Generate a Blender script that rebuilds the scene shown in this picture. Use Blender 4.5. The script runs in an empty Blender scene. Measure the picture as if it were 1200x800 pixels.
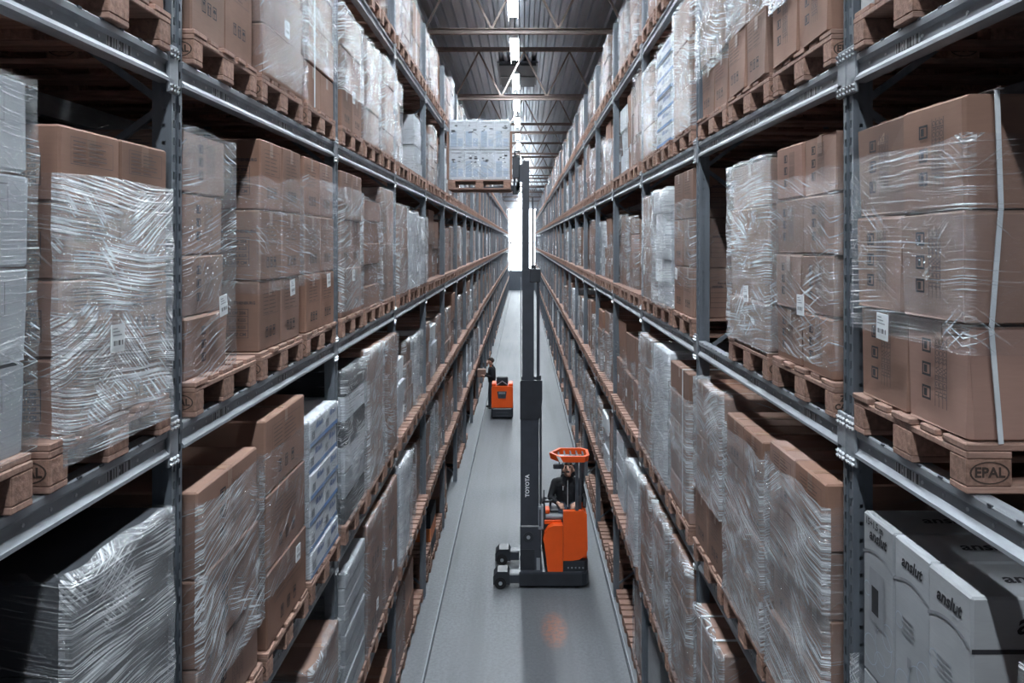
import bpy, bmesh, math, random
from mathutils import Vector, Matrix, noise
R = math.radians
SC = bpy.context.scene
COL = SC.collection

# ------------------------------------------------------------------ camera, world, exposure
F = 900.0                      # focal length in pixels of the 1200 px wide frame
HC = 5.58                      # camera height above the floor
cam = bpy.data.cameras.new('camera'); cam.sensor_width = 36.0; cam.sensor_fit = 'HORIZONTAL'
cam.lens = 36.0 * F / 1200.0
cam.shift_x = -0.010; cam.shift_y = -0.0975
cam.clip_start = 0.05; cam.clip_end = 300
co = bpy.data.objects.new('camera', cam); COL.objects.link(co)
co.location = (0, 0, HC); co.rotation_euler = (R(90), 0, 0)
SC.camera = co
w = bpy.data.worlds.new('world'); SC.world = w; w.use_nodes = True
w.node_tree.nodes['Background'].inputs[0].default_value = (0.60, 0.68, 0.80, 1)
w.node_tree.nodes['Background'].inputs[1].default_value = 0.15
SC.view_settings.view_transform = 'Standard'; SC.view_settings.look = 'None'
SC.view_settings.exposure = 0.0; SC.view_settings.gamma = 1.0
SC.view_settings.use_curve_mapping = False
LAMP_POWER = 250.0
WINDOW_POWER = 14.0
rnd = random.Random(7)

# ------------------------------------------------------------------ layout
XP = {-1: -1.52, 1: 1.435}     # aisle face of the uprights
XF = {-1: -1.495, 1: 1.41}     # aisle face of the pallets
Y0, BAY = 3.38, 2.9
NB = 29
LV = {0: 0.0, 1: 1.48, 2: 3.05, 3: 4.775, 4: 6.385, 5: 7.91}
PX, PY, PH = 1.2, 0.84, 0.16
YEND = 88.0
SIDE = {-1: 'left', 1: 'right'}
SHELF = {0: 'floor under the {} rack', 1: "{} rack's lowest shelf", 2: "{} rack's second shelf", 3: "{} rack's third shelf",
         4: "{} rack's fourth shelf", 5: "{} rack's top shelf"}
ONES = ['zeroth', 'first', 'second', 'third', 'fourth', 'fifth', 'sixth', 'seventh', 'eighth', 'ninth', 'tenth', 'eleventh', 'twelfth',
        'thirteenth', 'fourteenth', 'fifteenth', 'sixteenth', 'seventeenth', 'eighteenth', 'nineteenth']
def ordinal(n):
    if n < 20: return ONES[n]
    t, u = divmod(n, 10)
    if u == 0: return {2: 'twentieth', 3: 'thirtieth', 4: 'fortieth'}[t]
    return {2: 'twenty', 3: 'thirty', 4: 'forty'}[t] + '-' + ONES[u]

# ------------------------------------------------------------------ materials
MATS = {}
def newmat(name):
    m = bpy.data.materials.new(name); m.use_nodes = True
    nt = m.node_tree; nt.nodes.clear()
    out = nt.nodes.new('ShaderNodeOutputMaterial')
    MATS[name] = m
    return m, nt, out
class NT:
    def __init__(s, nt): s.nt = nt
    def n(s, typ, **k):
        nd = s.nt.nodes.new(typ)
        for a, b in k.items():
            if a == 'inp':
                for i, v in b.items():
                    if hasattr(v, 'is_linked'): s.nt.links.new(v, nd.inputs[i])
                    else: nd.inputs[i].default_value = v
            else: setattr(nd, a, b)
        return nd
    def math(s, op, a, b=0.0, clamp=False):
        nd = s.n('ShaderNodeMath', operation=op, inp={0: a, 1: b}); nd.use_clamp = clamp
        return nd.outputs[0]
    def mix(s, f, a, b):
        nd = s.n('ShaderNodeMix', data_type='RGBA', inp={0: f, 6: a, 7: b}); return nd.outputs[2]
    def range(s, v, a, b, c=0.0, d=1.0):
        return s.n('ShaderNodeMapRange', inp={0: v, 1: a, 2: b, 3: c, 4: d}).outputs[0]
    def noise(s, vec, scale, detail=3.0, rough=0.55):
        return s.n('ShaderNodeTexNoise', inp={'Vector': vec, 'Scale': scale, 'Detail': detail, 'Roughness': rough}).outputs[0]
    def comb(s, x, y, z):
        return s.n('ShaderNodeCombineXYZ', inp={0: x, 1: y, 2: z}).outputs[0]
def c4(c): return (c[0], c[1], c[2], 1.0)
def plain(name, col, rough=0.6, metal=0.0, var=0.12, scale=6.0, spec=0.5, bump=0.0, stretch=(1, 1, 1), objvar=0.0, emit=None):
    m, nt, out = newmat(name); g = NT(nt)
    tc = g.n('ShaderNodeTexCoord').outputs['Object']
    mp = g.n('ShaderNodeMapping', inp={0: tc, 3: stretch}).outputs[0]
    nz = g.noise(mp, scale, 4.0, 0.6)
    a = tuple(max(0, x * (1 - var)) for x in col); b = tuple(min(1, x * (1 + var)) for x in col)
    c = g.mix(g.range(nz, 0.3, 0.7), c4(a), c4(b))
    if objvar:
        rv = g.n('ShaderNodeObjectInfo').outputs['Random']
        f = g.range(rv, 0, 1, 1 - objvar, 1 + objvar)
        hs = g.n('ShaderNodeHueSaturation', inp={'Value': f, 'Color': c}); c = hs.outputs[0]
    p = g.n('ShaderNodeBsdfPrincipled', inp={'Base Color': c, 'Roughness': rough, 'Metallic': metal, 'Specular IOR Level': spec})
    if bump:
        bn = g.n('ShaderNodeBump', inp={'Strength': bump, 'Distance': 0.01, 'Height': nz}); nt.links.new(bn.outputs[0], p.inputs['Normal'])
    if emit:
        p.inputs['Emission Color'].default_value = c4(col); p.inputs['Emission Strength'].default_value = emit
    nt.links.new(p.outputs[0], out.inputs[0])
    return m

def cardmat(name, col, objvar=0.14):
    m, nt, out = newmat(name); g = NT(nt)
    tc = g.n('ShaderNodeTexCoord').outputs['Object']
    rv = g.n('ShaderNodeObjectInfo').outputs['Random']
    off = g.n('ShaderNodeVectorMath', operation='ADD', inp={0: tc, 1: g.comb(g.math('MULTIPLY', rv, 37.0), g.math('MULTIPLY', rv, 11.0), 0.0)}).outputs[0]
    big = g.noise(off, 2.6, 3.0)
    flute = g.noise(g.n('ShaderNodeMapping', inp={0: off, 3: (6, 6, 60)}).outputs[0], 2.0, 2.0)
    c = g.mix(g.range(big, 0.3, 0.72), c4([x * 0.84 for x in col]), c4([min(1, x * 1.12) for x in col]))
    c = g.mix(g.range(flute, 0.35, 0.75, 0.0, 0.25), c, c4([x * 0.74 for x in col]))
    hs = g.n('ShaderNodeHueSaturation', inp={'Value': g.range(rv, 0, 1, 1 - objvar, 1 + objvar),
             'Saturation': g.range(g.math('FRACT', g.math('MULTIPLY', rv, 7.3)), 0, 1, 0.86, 1.1), 'Color': c})
    p = g.n('ShaderNodeBsdfPrincipled', inp={'Base Color': hs.outputs[0], 'Roughness': 0.72, 'Specular IOR Level': 0.25})
    bn = g.n('ShaderNodeBump', inp={'Strength': 0.25, 'Distance': 0.012, 'Height': big}); nt.links.new(bn.outputs[0], p.inputs['Normal'])
    nt.links.new(p.outputs[0], out.inputs[0])
    return m

def filmmat(name, lo, hi, base, amount, gloss=0.10):
    """clear stretch film: transparent, glossy, with whitish folds and painted-in glints drawn out in streaks"""
    m, nt, out = newmat(name); g = NT(nt)
    tc = g.n('ShaderNodeTexCoord').outputs['Object']
    sp = g.n('ShaderNodeSeparateXYZ', inp={0: tc})
    rv = g.n('ShaderNodeObjectInfo').outputs['Random']
    ro = g.math('MULTIPLY', rv, 53.0)
    u = g.math('ADD', sp.outputs[0], sp.outputs[1]); z = sp.outputs[2]
    warp = g.math('MULTIPLY', g.math('SUBTRACT', g.noise(g.comb(g.math('MULTIPLY', u, 1.6), g.math('MULTIPLY', z, 2.2), ro), 1.0, 1.0), 0.5), 0.10)
    v0 = g.math('ADD', z, warp)
    def streak(ang, fa, fb, seed):
        an = g.math('ADD', R(ang), g.math('MULTIPLY', g.math('SUBTRACT', rv, 0.5), 0.7))
        ca = g.math('COSINE', an); sa = g.math('SINE', an)
        al = g.math('ADD', g.math('MULTIPLY', u, ca), g.math('MULTIPLY', v0, sa))
        ac = g.math('SUBTRACT', g.math('MULTIPLY', v0, ca), g.math('MULTIPLY', u, sa))
        return g.noise(g.comb(g.math('ADD', g.math('MULTIPLY', al, fa), ro), g.math('MULTIPLY', ac, fb), seed), 1.0, 2.5, 0.6)
    def patches(fu, fz, seed, p0, p1):
        return g.range(g.noise(g.comb(g.math('ADD', g.math('MULTIPLY', u, fu), ro), g.math('MULTIPLY', z, fz), seed), 1.0, 3.0), p0, p1)
    s1 = streak(6, 1.8, 125.0, 1.0); s2 = streak(-30, 2.4, 100.0, 9.0); s3 = streak(36, 2.4, 100.0, 17.0)
    m1 = g.math('MULTIPLY', g.range(s1, lo, hi), patches(1.6, 4.2, 4.0, 0.38, 0.58))
    m2 = g.math('MULTIPLY', g.range(s2, lo, hi), patches(2.2, 2.2, 19.0, 0.56, 0.64))
    m3 = g.math('MULTIPLY', g.range(s3, lo, hi), patches(2.0, 2.0, 31.0, 0.54, 0.62))
    mk = g.math('MAXIMUM', g.math('MAXIMUM', m1, m2), m3)
    fac = g.math('ADD', g.math('MULTIPLY', mk, amount), base, True)
    bn = g.n('ShaderNodeBump', inp={'Strength': 0.8, 'Distance': 0.02, 'Height': g.math('ADD', s1, g.math('MULTIPLY', g.math('ADD', s2, s3), 0.5))}).outputs[0]
    tr = g.n('ShaderNodeBsdfTransparent', inp={0: (0.93, 0.94, 0.95, 1)})
    gl = g.n('ShaderNodeBsdfGlossy', inp={'Color': (0.9, 0.93, 0.97, 1), 'Roughness': 0.2, 'Normal': bn})
    clear = g.n('ShaderNodeMixShader', inp={0: gloss, 1: tr.outputs[0], 2: gl.outputs[0]})
    fold_glint = g.n('ShaderNodeBsdfPrincipled', inp={'Base Color': (0.70, 0.725, 0.76, 1), 'Roughness': 0.20, 'Specular IOR Level': 0.9, 'Normal': bn})
    mx = g.n('ShaderNodeMixShader', inp={0: fac, 1: clear.outputs[0], 2: fold_glint.outputs[0]})
    nt.links.new(mx.outputs[0], out.inputs[0])
    return m

def stripemat(name, axis, scale, a, b):
    m, nt, out = newmat(name); g = NT(nt)
    sp = g.n('ShaderNodeSeparateXYZ', inp={0: g.n('ShaderNodeTexCoord').outputs['Object']})
    wv = g.n('ShaderNodeTexNoise', noise_dimensions='1D', inp={'W': sp.outputs[axis], 'Scale': scale, 'Detail': 0.0})
    st = g.math('GREATER_THAN', wv.outputs[0], 0.5)
    up = g.math('LESS_THAN', g.math('ABSOLUTE', sp.outputs[2]), 0.026)
    c = g.mix(g.math('MULTIPLY', st, up), c4(a), c4(b))
    p = g.n('ShaderNodeBsdfPrincipled', inp={'Base Color': c, 'Roughness': 0.5})
    nt.links.new(p.outputs[0], out.inputs[0])
    return m

BROWN = (0.262, 0.156, 0.119)
cardmat('cardboard', BROWN)
cardmat('cardboard_pale', (0.33, 0.20, 0.162))
plain('packing_tape', (0.26, 0.155, 0.11), 0.3, var=0.1)
cardmat('white_board', (0.66, 0.69, 0.73), 0.08)
cardmat('grey_board', (0.36, 0.375, 0.395), 0.08)
cardmat('black_board', (0.035, 0.038, 0.045), 0.1)
cardmat('blue_board', (0.16, 0.27, 0.50), 0.08)
plain('red_board', (0.55, 0.16, 0.05), 0.6)
plain('pale_blue', (0.40, 0.47, 0.58), 0.6)
plain('ink', (0.02, 0.02, 0.025), 0.7)
plain('ink_soft', (0.075, 0.06, 0.06), 0.8)
plain('blue_ink', (0.06, 0.13, 0.34), 0.7)
plain('grey_ink', (0.24, 0.25, 0.27), 0.6)
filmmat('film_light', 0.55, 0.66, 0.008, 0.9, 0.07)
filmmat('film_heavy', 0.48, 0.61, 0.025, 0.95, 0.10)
filmmat('film_less_lit', 0.58, 0.68, 0.006, 0.55, 0.05)  # duller copy of the film for sides that catch little lamp glint
filmmat('film_dense', 0.44, 0.60, 0.13, 0.82, 0.14)
filmmat('film_white', 0.43, 0.60, 0.12, 0.80, 0.12)
plain('strap', (0.62, 0.65, 0.68), 0.45)
plain('paper', (0.72, 0.74, 0.76), 0.6, var=0.03)
stripemat('barcode_side', 1, 150.0, (0.66, 0.68, 0.70), (0.03, 0.03, 0.035))
stripemat('barcode_plate', 1, 60.0, (0.42, 0.44, 0.46), (0.05, 0.05, 0.055))
plain('wood', (0.31, 0.187, 0.146), 0.8, var=0.3, scale=5.0, stretch=(1.2, 9, 9), bump=0.3, objvar=0.18)
plain('wood_block', (0.30, 0.175, 0.132), 0.85, var=0.35, scale=45.0, bump=0.5, objvar=0.15)
plain('stamp', (0.05, 0.032, 0.025), 0.8)
plain('galvanised', (0.30, 0.322, 0.35), 0.58, 0.3, var=0.22, scale=5.0, stretch=(3, 0.8, 3), objvar=0.06)
plain('post_steel', (0.17, 0.192, 0.222), 0.5, 0.4, var=0.2, scale=4.0, stretch=(4, 4, 0.5), objvar=0.06)
plain('steel_dark', (0.09, 0.10, 0.12), 0.45, 0.5, var=0.2)
plain('bolt', (0.55, 0.57, 0.60), 0.35, 0.8)
plain('deck_metal', (0.46, 0.52, 0.60), 0.32, 0.6, var=0.25, scale=1.2, stretch=(1, 0.15, 1))
plain('truss_paint', (0.20, 0.155, 0.14), 0.55, 0.1, var=0.15)
plain('hatch', (0.05, 0.06, 0.07), 0.6)
plain('lamp_housing', (0.75, 0.77, 0.8), 0.5)
plain('orange', (0.86, 0.105, 0.012), 0.42, var=0.04, spec=0.4)
plain('truck_black', (0.024, 0.027, 0.034), 0.42, var=0.15)
plain('truck_dark', (0.042, 0.047, 0.060), 0.4, var=0.15, spec=0.5)
plain('truck_grey', (0.26, 0.28, 0.31), 0.5, var=0.1)
plain('rubber', (0.01, 0.01, 0.012), 0.75)
plain('white_paint', (0.85, 0.87, 0.9), 0.5, var=0.01)
plain('jacket', (0.008, 0.009, 0.013), 0.75, scale=20)
plain('jeans', (0.075, 0.095, 0.135), 0.85, scale=30)
plain('grey_trousers', (0.045, 0.052, 0.068), 0.85, scale=30)
plain('skin', (0.52, 0.30, 0.225), 0.55, var=0.05)
plain('hair', (0.035, 0.024, 0.018), 0.8)
plain('shoe', (0.02, 0.02, 0.022), 0.6)
plain('blocking_wall_panel', (0.10, 0.11, 0.125), 0.7)
plain('end_wall', (0.40, 0.43, 0.47), 0.6)
plain('end_band', (0.10, 0.12, 0.145), 0.6)

def lampmat(name, col, power):
    m, nt, out = newmat(name); g = NT(nt)
    e = g.n('ShaderNodeEmission', inp={0: c4(col), 1: power}); nt.links.new(e.outputs[0], out.inputs[0])
lampmat('lamp_tube', (0.86, 0.94, 1.0), LAMP_POWER)
lampmat('daylight_pane', (0.84, 0.93, 1.0), WINDOW_POWER)

def floor_mat():
    m, nt, out = newmat('concrete'); g = NT(nt)
    tc = g.n('ShaderNodeTexCoord').outputs['Object']
    sp = g.n('ShaderNodeSeparateXYZ', inp={0: tc})
    n1 = g.noise(tc, 0.55, 5.0, 0.6); n2 = g.noise(tc, 22.0, 5.0, 0.75)
    trk = g.noise(g.n('ShaderNodeMapping', inp={0: tc, 3: (2.2, 0.10, 1)}).outputs[0], 1.6, 4.0)
    c = g.mix(g.range(n1, 0.3, 0.7), (0.128, 0.137, 0.151, 1), (0.188, 0.20, 0.217, 1))
    c = g.mix(g.range(n2, 0.42, 0.62, 0, 0.65), c, (0.09, 0.097, 0.108, 1))
    c = g.mix(g.range(trk, 0.48, 0.66, 0, 0.55), c, (0.085, 0.092, 0.104, 1))
    c = g.mix(g.math('MULTIPLY', g.math('GREATER_THAN', sp.outputs[0], -0.03), 0.28), c, (0.10, 0.108, 0.12, 1))     # the right-hand slab was poured darker
    # a rusty scuff on the slab in front of the truck
    dx = g.math('MULTIPLY', g.math('SUBTRACT', sp.outputs[0], 0.46), 4.6)
    dy = g.math('MULTIPLY', g.math('SUBTRACT', sp.outputs[1], 11.05), 1.7)
    d = g.math('ADD', g.math('MULTIPLY', dx, dx), g.math('MULTIPLY', dy, dy))
    st = g.math('MULTIPLY', g.range(d, 0.15, 1.0, 1, 0), g.range(g.noise(tc, 16.0, 4.0), 0.3, 0.6))
    c = g.mix(g.math('MULTIPLY', st, 0.8), c, (0.36, 0.15, 0.09, 1))
    p = g.n('ShaderNodeBsdfPrincipled', inp={'Base Color': c, 'Roughness': g.range(n1, 0.3, 0.7, 0.48, 0.62), 'Specular IOR Level': 0.5})
    bn = g.n('ShaderNodeBump', inp={'Strength': 0.12, 'Distance': 0.004, 'Height': n2}); nt.links.new(bn.outputs[0], p.inputs['Normal'])
    nt.links.new(p.outputs[0], out.inputs[0])
floor_mat()

# ------------------------------------------------------------------ mesh helpers
class MB:
    def __init__(s): s.v = []; s.f = []; s.m = []; s.mats = []
    def mi(s, mat):
        if mat not in s.mats: s.mats.append(mat)
        return s.mats.index(mat)
    def add(s, vs, fs, mat, M=None):
        o = len(s.v); k = s.mi(mat)
        for p in vs: s.v.append(tuple(M @ Vector(p)) if M is not None else tuple(p))
        for f in fs: s.f.append([i + o for i in f]); s.m.append(k)
        return s
    def box(s, a, b, mat, M=None):
        x0, y0, z0 = a; x1, y1, z1 = b
        return s.add([(x0,y0,z0),(x1,y0,z0),(x1,y1,z0),(x0,y1,z0),(x0,y0,z1),(x1,y0,z1),(x1,y1,z1),(x0,y1,z1)],
              [(0,3,2,1),(4,5,6,7),(0,1,5,4),(1,2,6,5),(2,3,7,6),(3,0,4,7)], mat, M)
    def cham(s, a, b, c, mat, M=None):
        """box with chamfered edges"""
        vs = []; idx = {}
        lo, hi = a, b
        for sx in (0, 1):
            for sy in (0, 1):
                for sz in (0, 1):
                    cor = [(lo, hi)[q][i] for i, q in enumerate((sx, sy, sz))]
                    ins = [cor[i] + (c if q == 0 else -c) for i, q in enumerate((sx, sy, sz))]
                    for ax in range(3):
                        p = list(ins); p[ax] = cor[ax]
                        idx[(sx, sy, sz, ax)] = len(vs); vs.append(p)
        fs = []
        I = lambda x, y, z, ax: idx[(x, y, z, ax)]
        for q in (0, 1):
            f = [I(q,0,0,0), I(q,1,0,0), I(q,1,1,0), I(q,0,1,0)]; fs.append(f if q else f[::-1])
            f = [I(0,q,0,1), I(1,q,0,1), I(1,q,1,1), I(0,q,1,1)]; fs.append(f[::-1] if q else f)
            f = [I(0,0,q,2), I(1,0,q,2), I(1,1,q,2), I(0,1,q,2)]; fs.append(f if q else f[::-1])
        for p in (0, 1):
            for q in (0, 1):
                sg = (p == q)
                f = [I(p,q,0,0), I(p,q,0,1), I(p,q,1,1), I(p,q,1,0)]; fs.append(f[::-1] if sg else f)
                f = [I(p,0,q,0), I(p,0,q,2), I(p,1,q,2), I(p,1,q,0)]; fs.append(f if sg else f[::-1])
                f = [I(0,p,q,1), I(0,p,q,2), I(1,p,q,2), I(1,p,q,1)]; fs.append(f[::-1] if sg else f)
        for x in (0, 1):
            for y in (0, 1):
                for z in (0, 1):
                    f = [I(x,y,z,0), I(x,y,z,1), I(x,y,z,2)]
                    fs.append(f if (x + y + z) % 2 == 1 else f[::-1])
        return s.add(vs, fs, mat, M)
    def prism(s, prof, axis, t0, t1, mat, M=None, caps=True):
        """2-D outline swept along an axis; prof = list of (a,b) on the two other axes"""
        n = len(prof); vs = []
        for t in (t0, t1):
            for a, b in prof:
                vs.append({'x': (t, a, b), 'y': (a, t, b), 'z': (a, b, t)}[axis])
        fs = [(i, (i + 1) % n, n + (i + 1) % n, n + i) for i in range(n)]
        if caps: fs += [tuple(range(n))[::-1], tuple(range(n, 2 * n))]
        return s.add(vs, fs, mat, M)
    def bar(s, p, q, wd, ht, mat, up=(0, 0, 1)):
        p = Vector(p); q = Vector(q); d = (q - p); L = d.length; d.normalize()
        sx = d.cross(Vector(up)); sx = sx.normalized() if sx.length > 1e-4 else Vector((1, 0, 0)); u = sx.cross(d)
        M = Matrix((( sx.x, d.x, u.x, p.x), (sx.y, d.y, u.y, p.y), (sx.z, d.z, u.z, p.z), (0, 0, 0, 1)))
        return s.box((-wd/2, 0, -ht/2), (wd/2, L, ht/2), mat, M)
    def tube(s, pts, r, mat, n=8, caps=True):
        pts = [Vector(p) for p in pts]; rings = []
        for i, p in enumerate(pts):
            d = (pts[min(i+1, len(pts)-1)] - pts[max(i-1, 0)]).normalized()
            a = d.cross(Vector((0, 0, 1))); a = a.normalized() if a.length > 1e-3 else Vector((1, 0, 0)); b = d.cross(a)
            rr = r[i] if isinstance(r, (list, tuple)) else r
            rings.append([p + (a * math.cos(2*math.pi*k/n) + b * math.sin(2*math.pi*k/n)) * rr for k in range(n)])
        vs = [tuple(v) for rg in rings for v in rg]; fs = []
        for i in range(len(pts) - 1):
            for k in range(n): fs.append((i*n+k, i*n+(k+1) % n, (i+1)*n+(k+1) % n, (i+1)*n+k))
        if caps: fs += [tuple(range(n))[::-1], tuple(range((len(pts)-1)*n, len(pts)*n))]
        return s.add(vs, fs, mat)
    def ball(s, c, r, mat, nu=12, nv=8):
        rx, ry, rz = r if isinstance(r, (list, tuple)) else (r, r, r)
        vs = [(c[0], c[1], c[2] - rz)]
        for j in range(1, nv):
            th = math.pi * j / nv - math.pi / 2
            for i in range(nu):
                ph = 2 * math.pi * i / nu
                vs.append((c[0] + rx*math.cos(th)*math.cos(ph), c[1] + ry*math.cos(th)*math.sin(ph), c[2] + rz*math.sin(th)))
        vs.append((c[0], c[1], c[2] + rz)); fs = []
        for i in range(nu): fs.append((0, 1 + (i+1) % nu, 1 + i))
        for j in range(nv - 2):
            for i in range(nu):
                a = 1 + j*nu; fs.append((a+i, a+(i+1) % nu, a+nu+(i+1) % nu, a+nu+i))
        a = 1 + (nv-2)*nu
        for i in range(nu): fs.append((a+i, a+(i+1) % nu, len(vs)-1))
        return s.add(vs, fs, mat)
    def mesh(s, me, M, mat):
        return s.add([v.co for v in me.vertices], [tuple(p.vertices) for p in me.polygons], mat, M)
    def data(s, name, smooth=False):
        me = bpy.data.meshes.new(name); me.from_pydata(s.v, [], s.f)
        for m in s.mats: me.materials.append(MATS[m])
        me.polygons.foreach_set('material_index', s.m)
        if smooth: me.polygons.foreach_set('use_smooth', [True] * len(s.f))
        me.update(); return me
    def obj(s, name, parent=None, loc=(0, 0, 0), rot=(0, 0, 0), smooth=False):
        return link(name, s.data(name, smooth), parent, loc, rot)

def link(name, data, parent=None, loc=(0, 0, 0), rot=(0, 0, 0)):
    o = bpy.data.objects.new(name, data); COL.objects.link(o)
    o.location = loc; o.rotation_euler = rot
    if parent is not None: o.parent = parent
    return o
def tag(o, label, cat, group=None, kind=None):
    if label: o['label'] = label
    if cat: o['category'] = cat
    if group: o['group'] = group
    if kind: o['kind'] = kind
    return o
def thing(name, label, cat, loc=(0, 0, 0), rotz=0, group=None):
    return tag(link(name, None, None, loc, (0, 0, rotz)), label, cat, group)
def struct(o, label=None):
    o['kind'] = 'structure'
    if label: o['label'] = label
    return o
def copy_tree(o, parent=None):
    c = o.copy(); COL.objects.link(c); c.parent = parent
    for ch in KIDS(o): copy_tree(ch, c)
    return c
_kids = {}
def KIDS(o):
    return list(o.children)

TXT = {}
def text_mesh(t, size=1.0, shear=0.0, bold=0.0):
    k = (t, size, shear, bold)
    if k not in TXT:
        cu = bpy.data.curves.new('text', 'FONT'); cu.body = t; cu.size = size; cu.align_x = 'CENTER'; cu.align_y = 'CENTER'
        cu.shear = shear; cu.offset = bold; cu.resolution_u = 2
        ob = bpy.data.objects.new('text', cu)
        me = bpy.data.meshes.new_from_object(ob); bpy.data.objects.remove(ob)
        TXT[k] = me
    return TXT[k]
def face_frame(normal, origin):
    """matrix whose x,y are right and up on a wall-like face seen from outside"""
    n = Vector(normal); up = Vector((0, 0, 1)) if abs(n.z) < 0.9 else Vector((0, 1, 0)); r = up.cross(n)
    return Matrix(((r.x, up.x, n.x, origin[0]), (r.y, up.y, n.y, origin[1]), (r.z, up.z, n.z, origin[2]), (0, 0, 0, 1)))
def rect(mb, M, x0, y0, x1, y1, mat, z=0.0):
    mb.add([(x0, y0, z), (x1, y0, z), (x1, y1, z), (x0, y1, z)], [(0, 1, 2, 3)], mat, M)
def frame_rect(mb, M, x0, y0, x1, y1, t, mat):
    rect(mb, M, x0, y0, x1, y0 + t, mat); rect(mb, M, x0, y1 - t, x1, y1, mat)
    rect(mb, M, x0, y0, x0 + t, y1, mat); rect(mb, M, x1 - t, y0, x1, y1, mat)

# ------------------------------------------------------------------ the building
mb = MB(); mb.box((-5, -8, -0.2), (0, YEND + 1, 0), 'concrete'); mb.box((0, -8, -0.2), (5, YEND + 1, 0), 'concrete')
struct(mb.obj('floor'), 'grey polished concrete floor of the narrow aisle')
mb = MB(); mb.box((-5.0, -8, 0), (-4.85, YEND, 11.4), 'blocking_wall_panel'); struct(mb.obj('blocking_wall_left'))  # added side wall, blocks light behind the back row
mb = MB(); mb.box((4.85, -8, 0), (5.0, YEND, 11.4), 'blocking_wall_panel'); struct(mb.obj('blocking_wall_right'))  # matching light-blocking wall added on the right
# corrugated roof deck, ribs running down the aisle
mb = MB(); ZD = 11.42; per = 0.26; prof = []
x = -5.0
while x < 5.0:
    prof += [(x, ZD), (x + 0.10, ZD), (x + 0.13, ZD + 0.11), (x + 0.23, ZD + 0.11)]; x += per
vs = []; fs = []
for y in (-8, YEND):
    vs += [(a, y, b) for a, b in prof]
n = len(prof)
for i in range(n - 1): fs.append((i, i + 1, n + i + 1, n + i))
mb.add(vs, fs, 'deck_metal'); mb.box((-5, -8, ZD + 0.2), (5, YEND, ZD + 0.3), 'deck_metal')
struct(mb.obj('ceiling'), 'ribbed grey metal roof deck')
# end wall with tall bright panes
ew = MB(); ew.box((-5, YEND, 0), (5, YEND + 0.2, 2.2), 'end_band'); ew.box((-5, YEND, 9.4), (5, YEND + 0.2, 11.4), 'end_wall')
ew.box((-5, YEND, 2.2), (-2.6, YEND + 0.2, 9.4), 'end_wall'); ew.box((2.6, YEND, 2.2), (5, YEND + 0.2, 9.4), 'end_wall')
wl = struct(ew.obj('wall_back'), 'far end wall with a dark lower band')
wn = struct(link('window_1', None, None, (0, YEND, 2.2)), 'bright daylit window at the far end of the aisle')
fr = MB(); fr.box((-2.6, 0.02, 0), (2.6, 0.1, 0.08), 'end_wall'); fr.box((-2.6, 0.02, 7.1), (2.6, 0.1, 7.2), 'end_wall'); fr.box((-2.6, 0.02, 3.2), (2.6, 0.1, 3.3), 'end_wall')
for x in (-1.35, 0, 1.35): fr.box((x - 0.04, 0.02, 0), (x + 0.04, 0.1, 7.2), 'end_wall')
fr.obj('window_frame', wn)
for i in range(4):
    for z0, z1 in ((0.08, 3.2), (3.3, 7.1)):
        xa = -2.6 + i * 1.3
        q = MB(); q.box((xa + 0.05, 0.12, z0), (xa + 1.25, 0.14, z1), 'daylight_pane'); q.obj('window_pane', wn)

# roof trusses: real lattice girders across the aisle
def truss_parts():
    ch = MB(); zb, zt = 9.84, 11.29
    ch.box((-4.85, -0.06, zb - 0.05), (4.85, 0.06, zb - 0.035), 'truss_paint'); ch.box((-4.85, -0.008, zb - 0.05), (4.85, 0.008, zb + 0.06), 'truss_paint')
    ch.box((-4.85, -0.06, zb + 0.045), (4.85, 0.06, zb + 0.06), 'truss_paint')
    tp = MB(); tp.box((-4.85, -0.06, zt - 0.06), (4.85, 0.06, zt + 0.06), 'truss_paint')
    web = MB(); web.bar((0, 0, 0), (0.675, 0, 1.34), 0.045, 0.045, 'truss_paint')
    web2 = MB(); web2.bar((0, 0, 0), (-0.675, 0, 1.34), 0.045, 0.045, 'truss_paint')
    return ch.data('bottom_chord'), tp.data('top_chord'), web.data('web_bar'), web2.data('web_bar'), zb, zt
TCH = truss_parts()
for k in range(11):
    y = 8.35 + 7.25 * k
    if y > YEND - 1: break
    t = thing('roof_truss', 'brown steel roof truss spanning the aisle, ' + ordinal(k + 1) + ' from the camera', 'truss', (0, y, 0), 0, 'roof trusses')
    link('bottom_chord', TCH[0], t); link('top_chord', TCH[1], t)
    x = -4.67
    while x < 4.7:
        link('web_bar', TCH[2], t, (x, 0, TCH[4] + 0.05)); link('web_bar', TCH[3], t, (x, 0, TCH[4] + 0.05)); x += 1.35
hb = MB(); hb.box((-0.75, 25.0, ZD - 0.12), (0.45, 28.4, ZD + 0.02), 'hatch'); hb.box((-0.82, 24.93, ZD - 0.04), (0.52, 28.47, ZD + 0.03), 'steel_dark')
hb.box((-0.75, 26.65, ZD - 0.14), (0.45, 26.75, ZD - 0.12), 'galvanised')
tag(hb.obj('roof_hatch'), 'dark rectangular smoke hatch in the ribbed roof deck', 'hatch')

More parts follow.
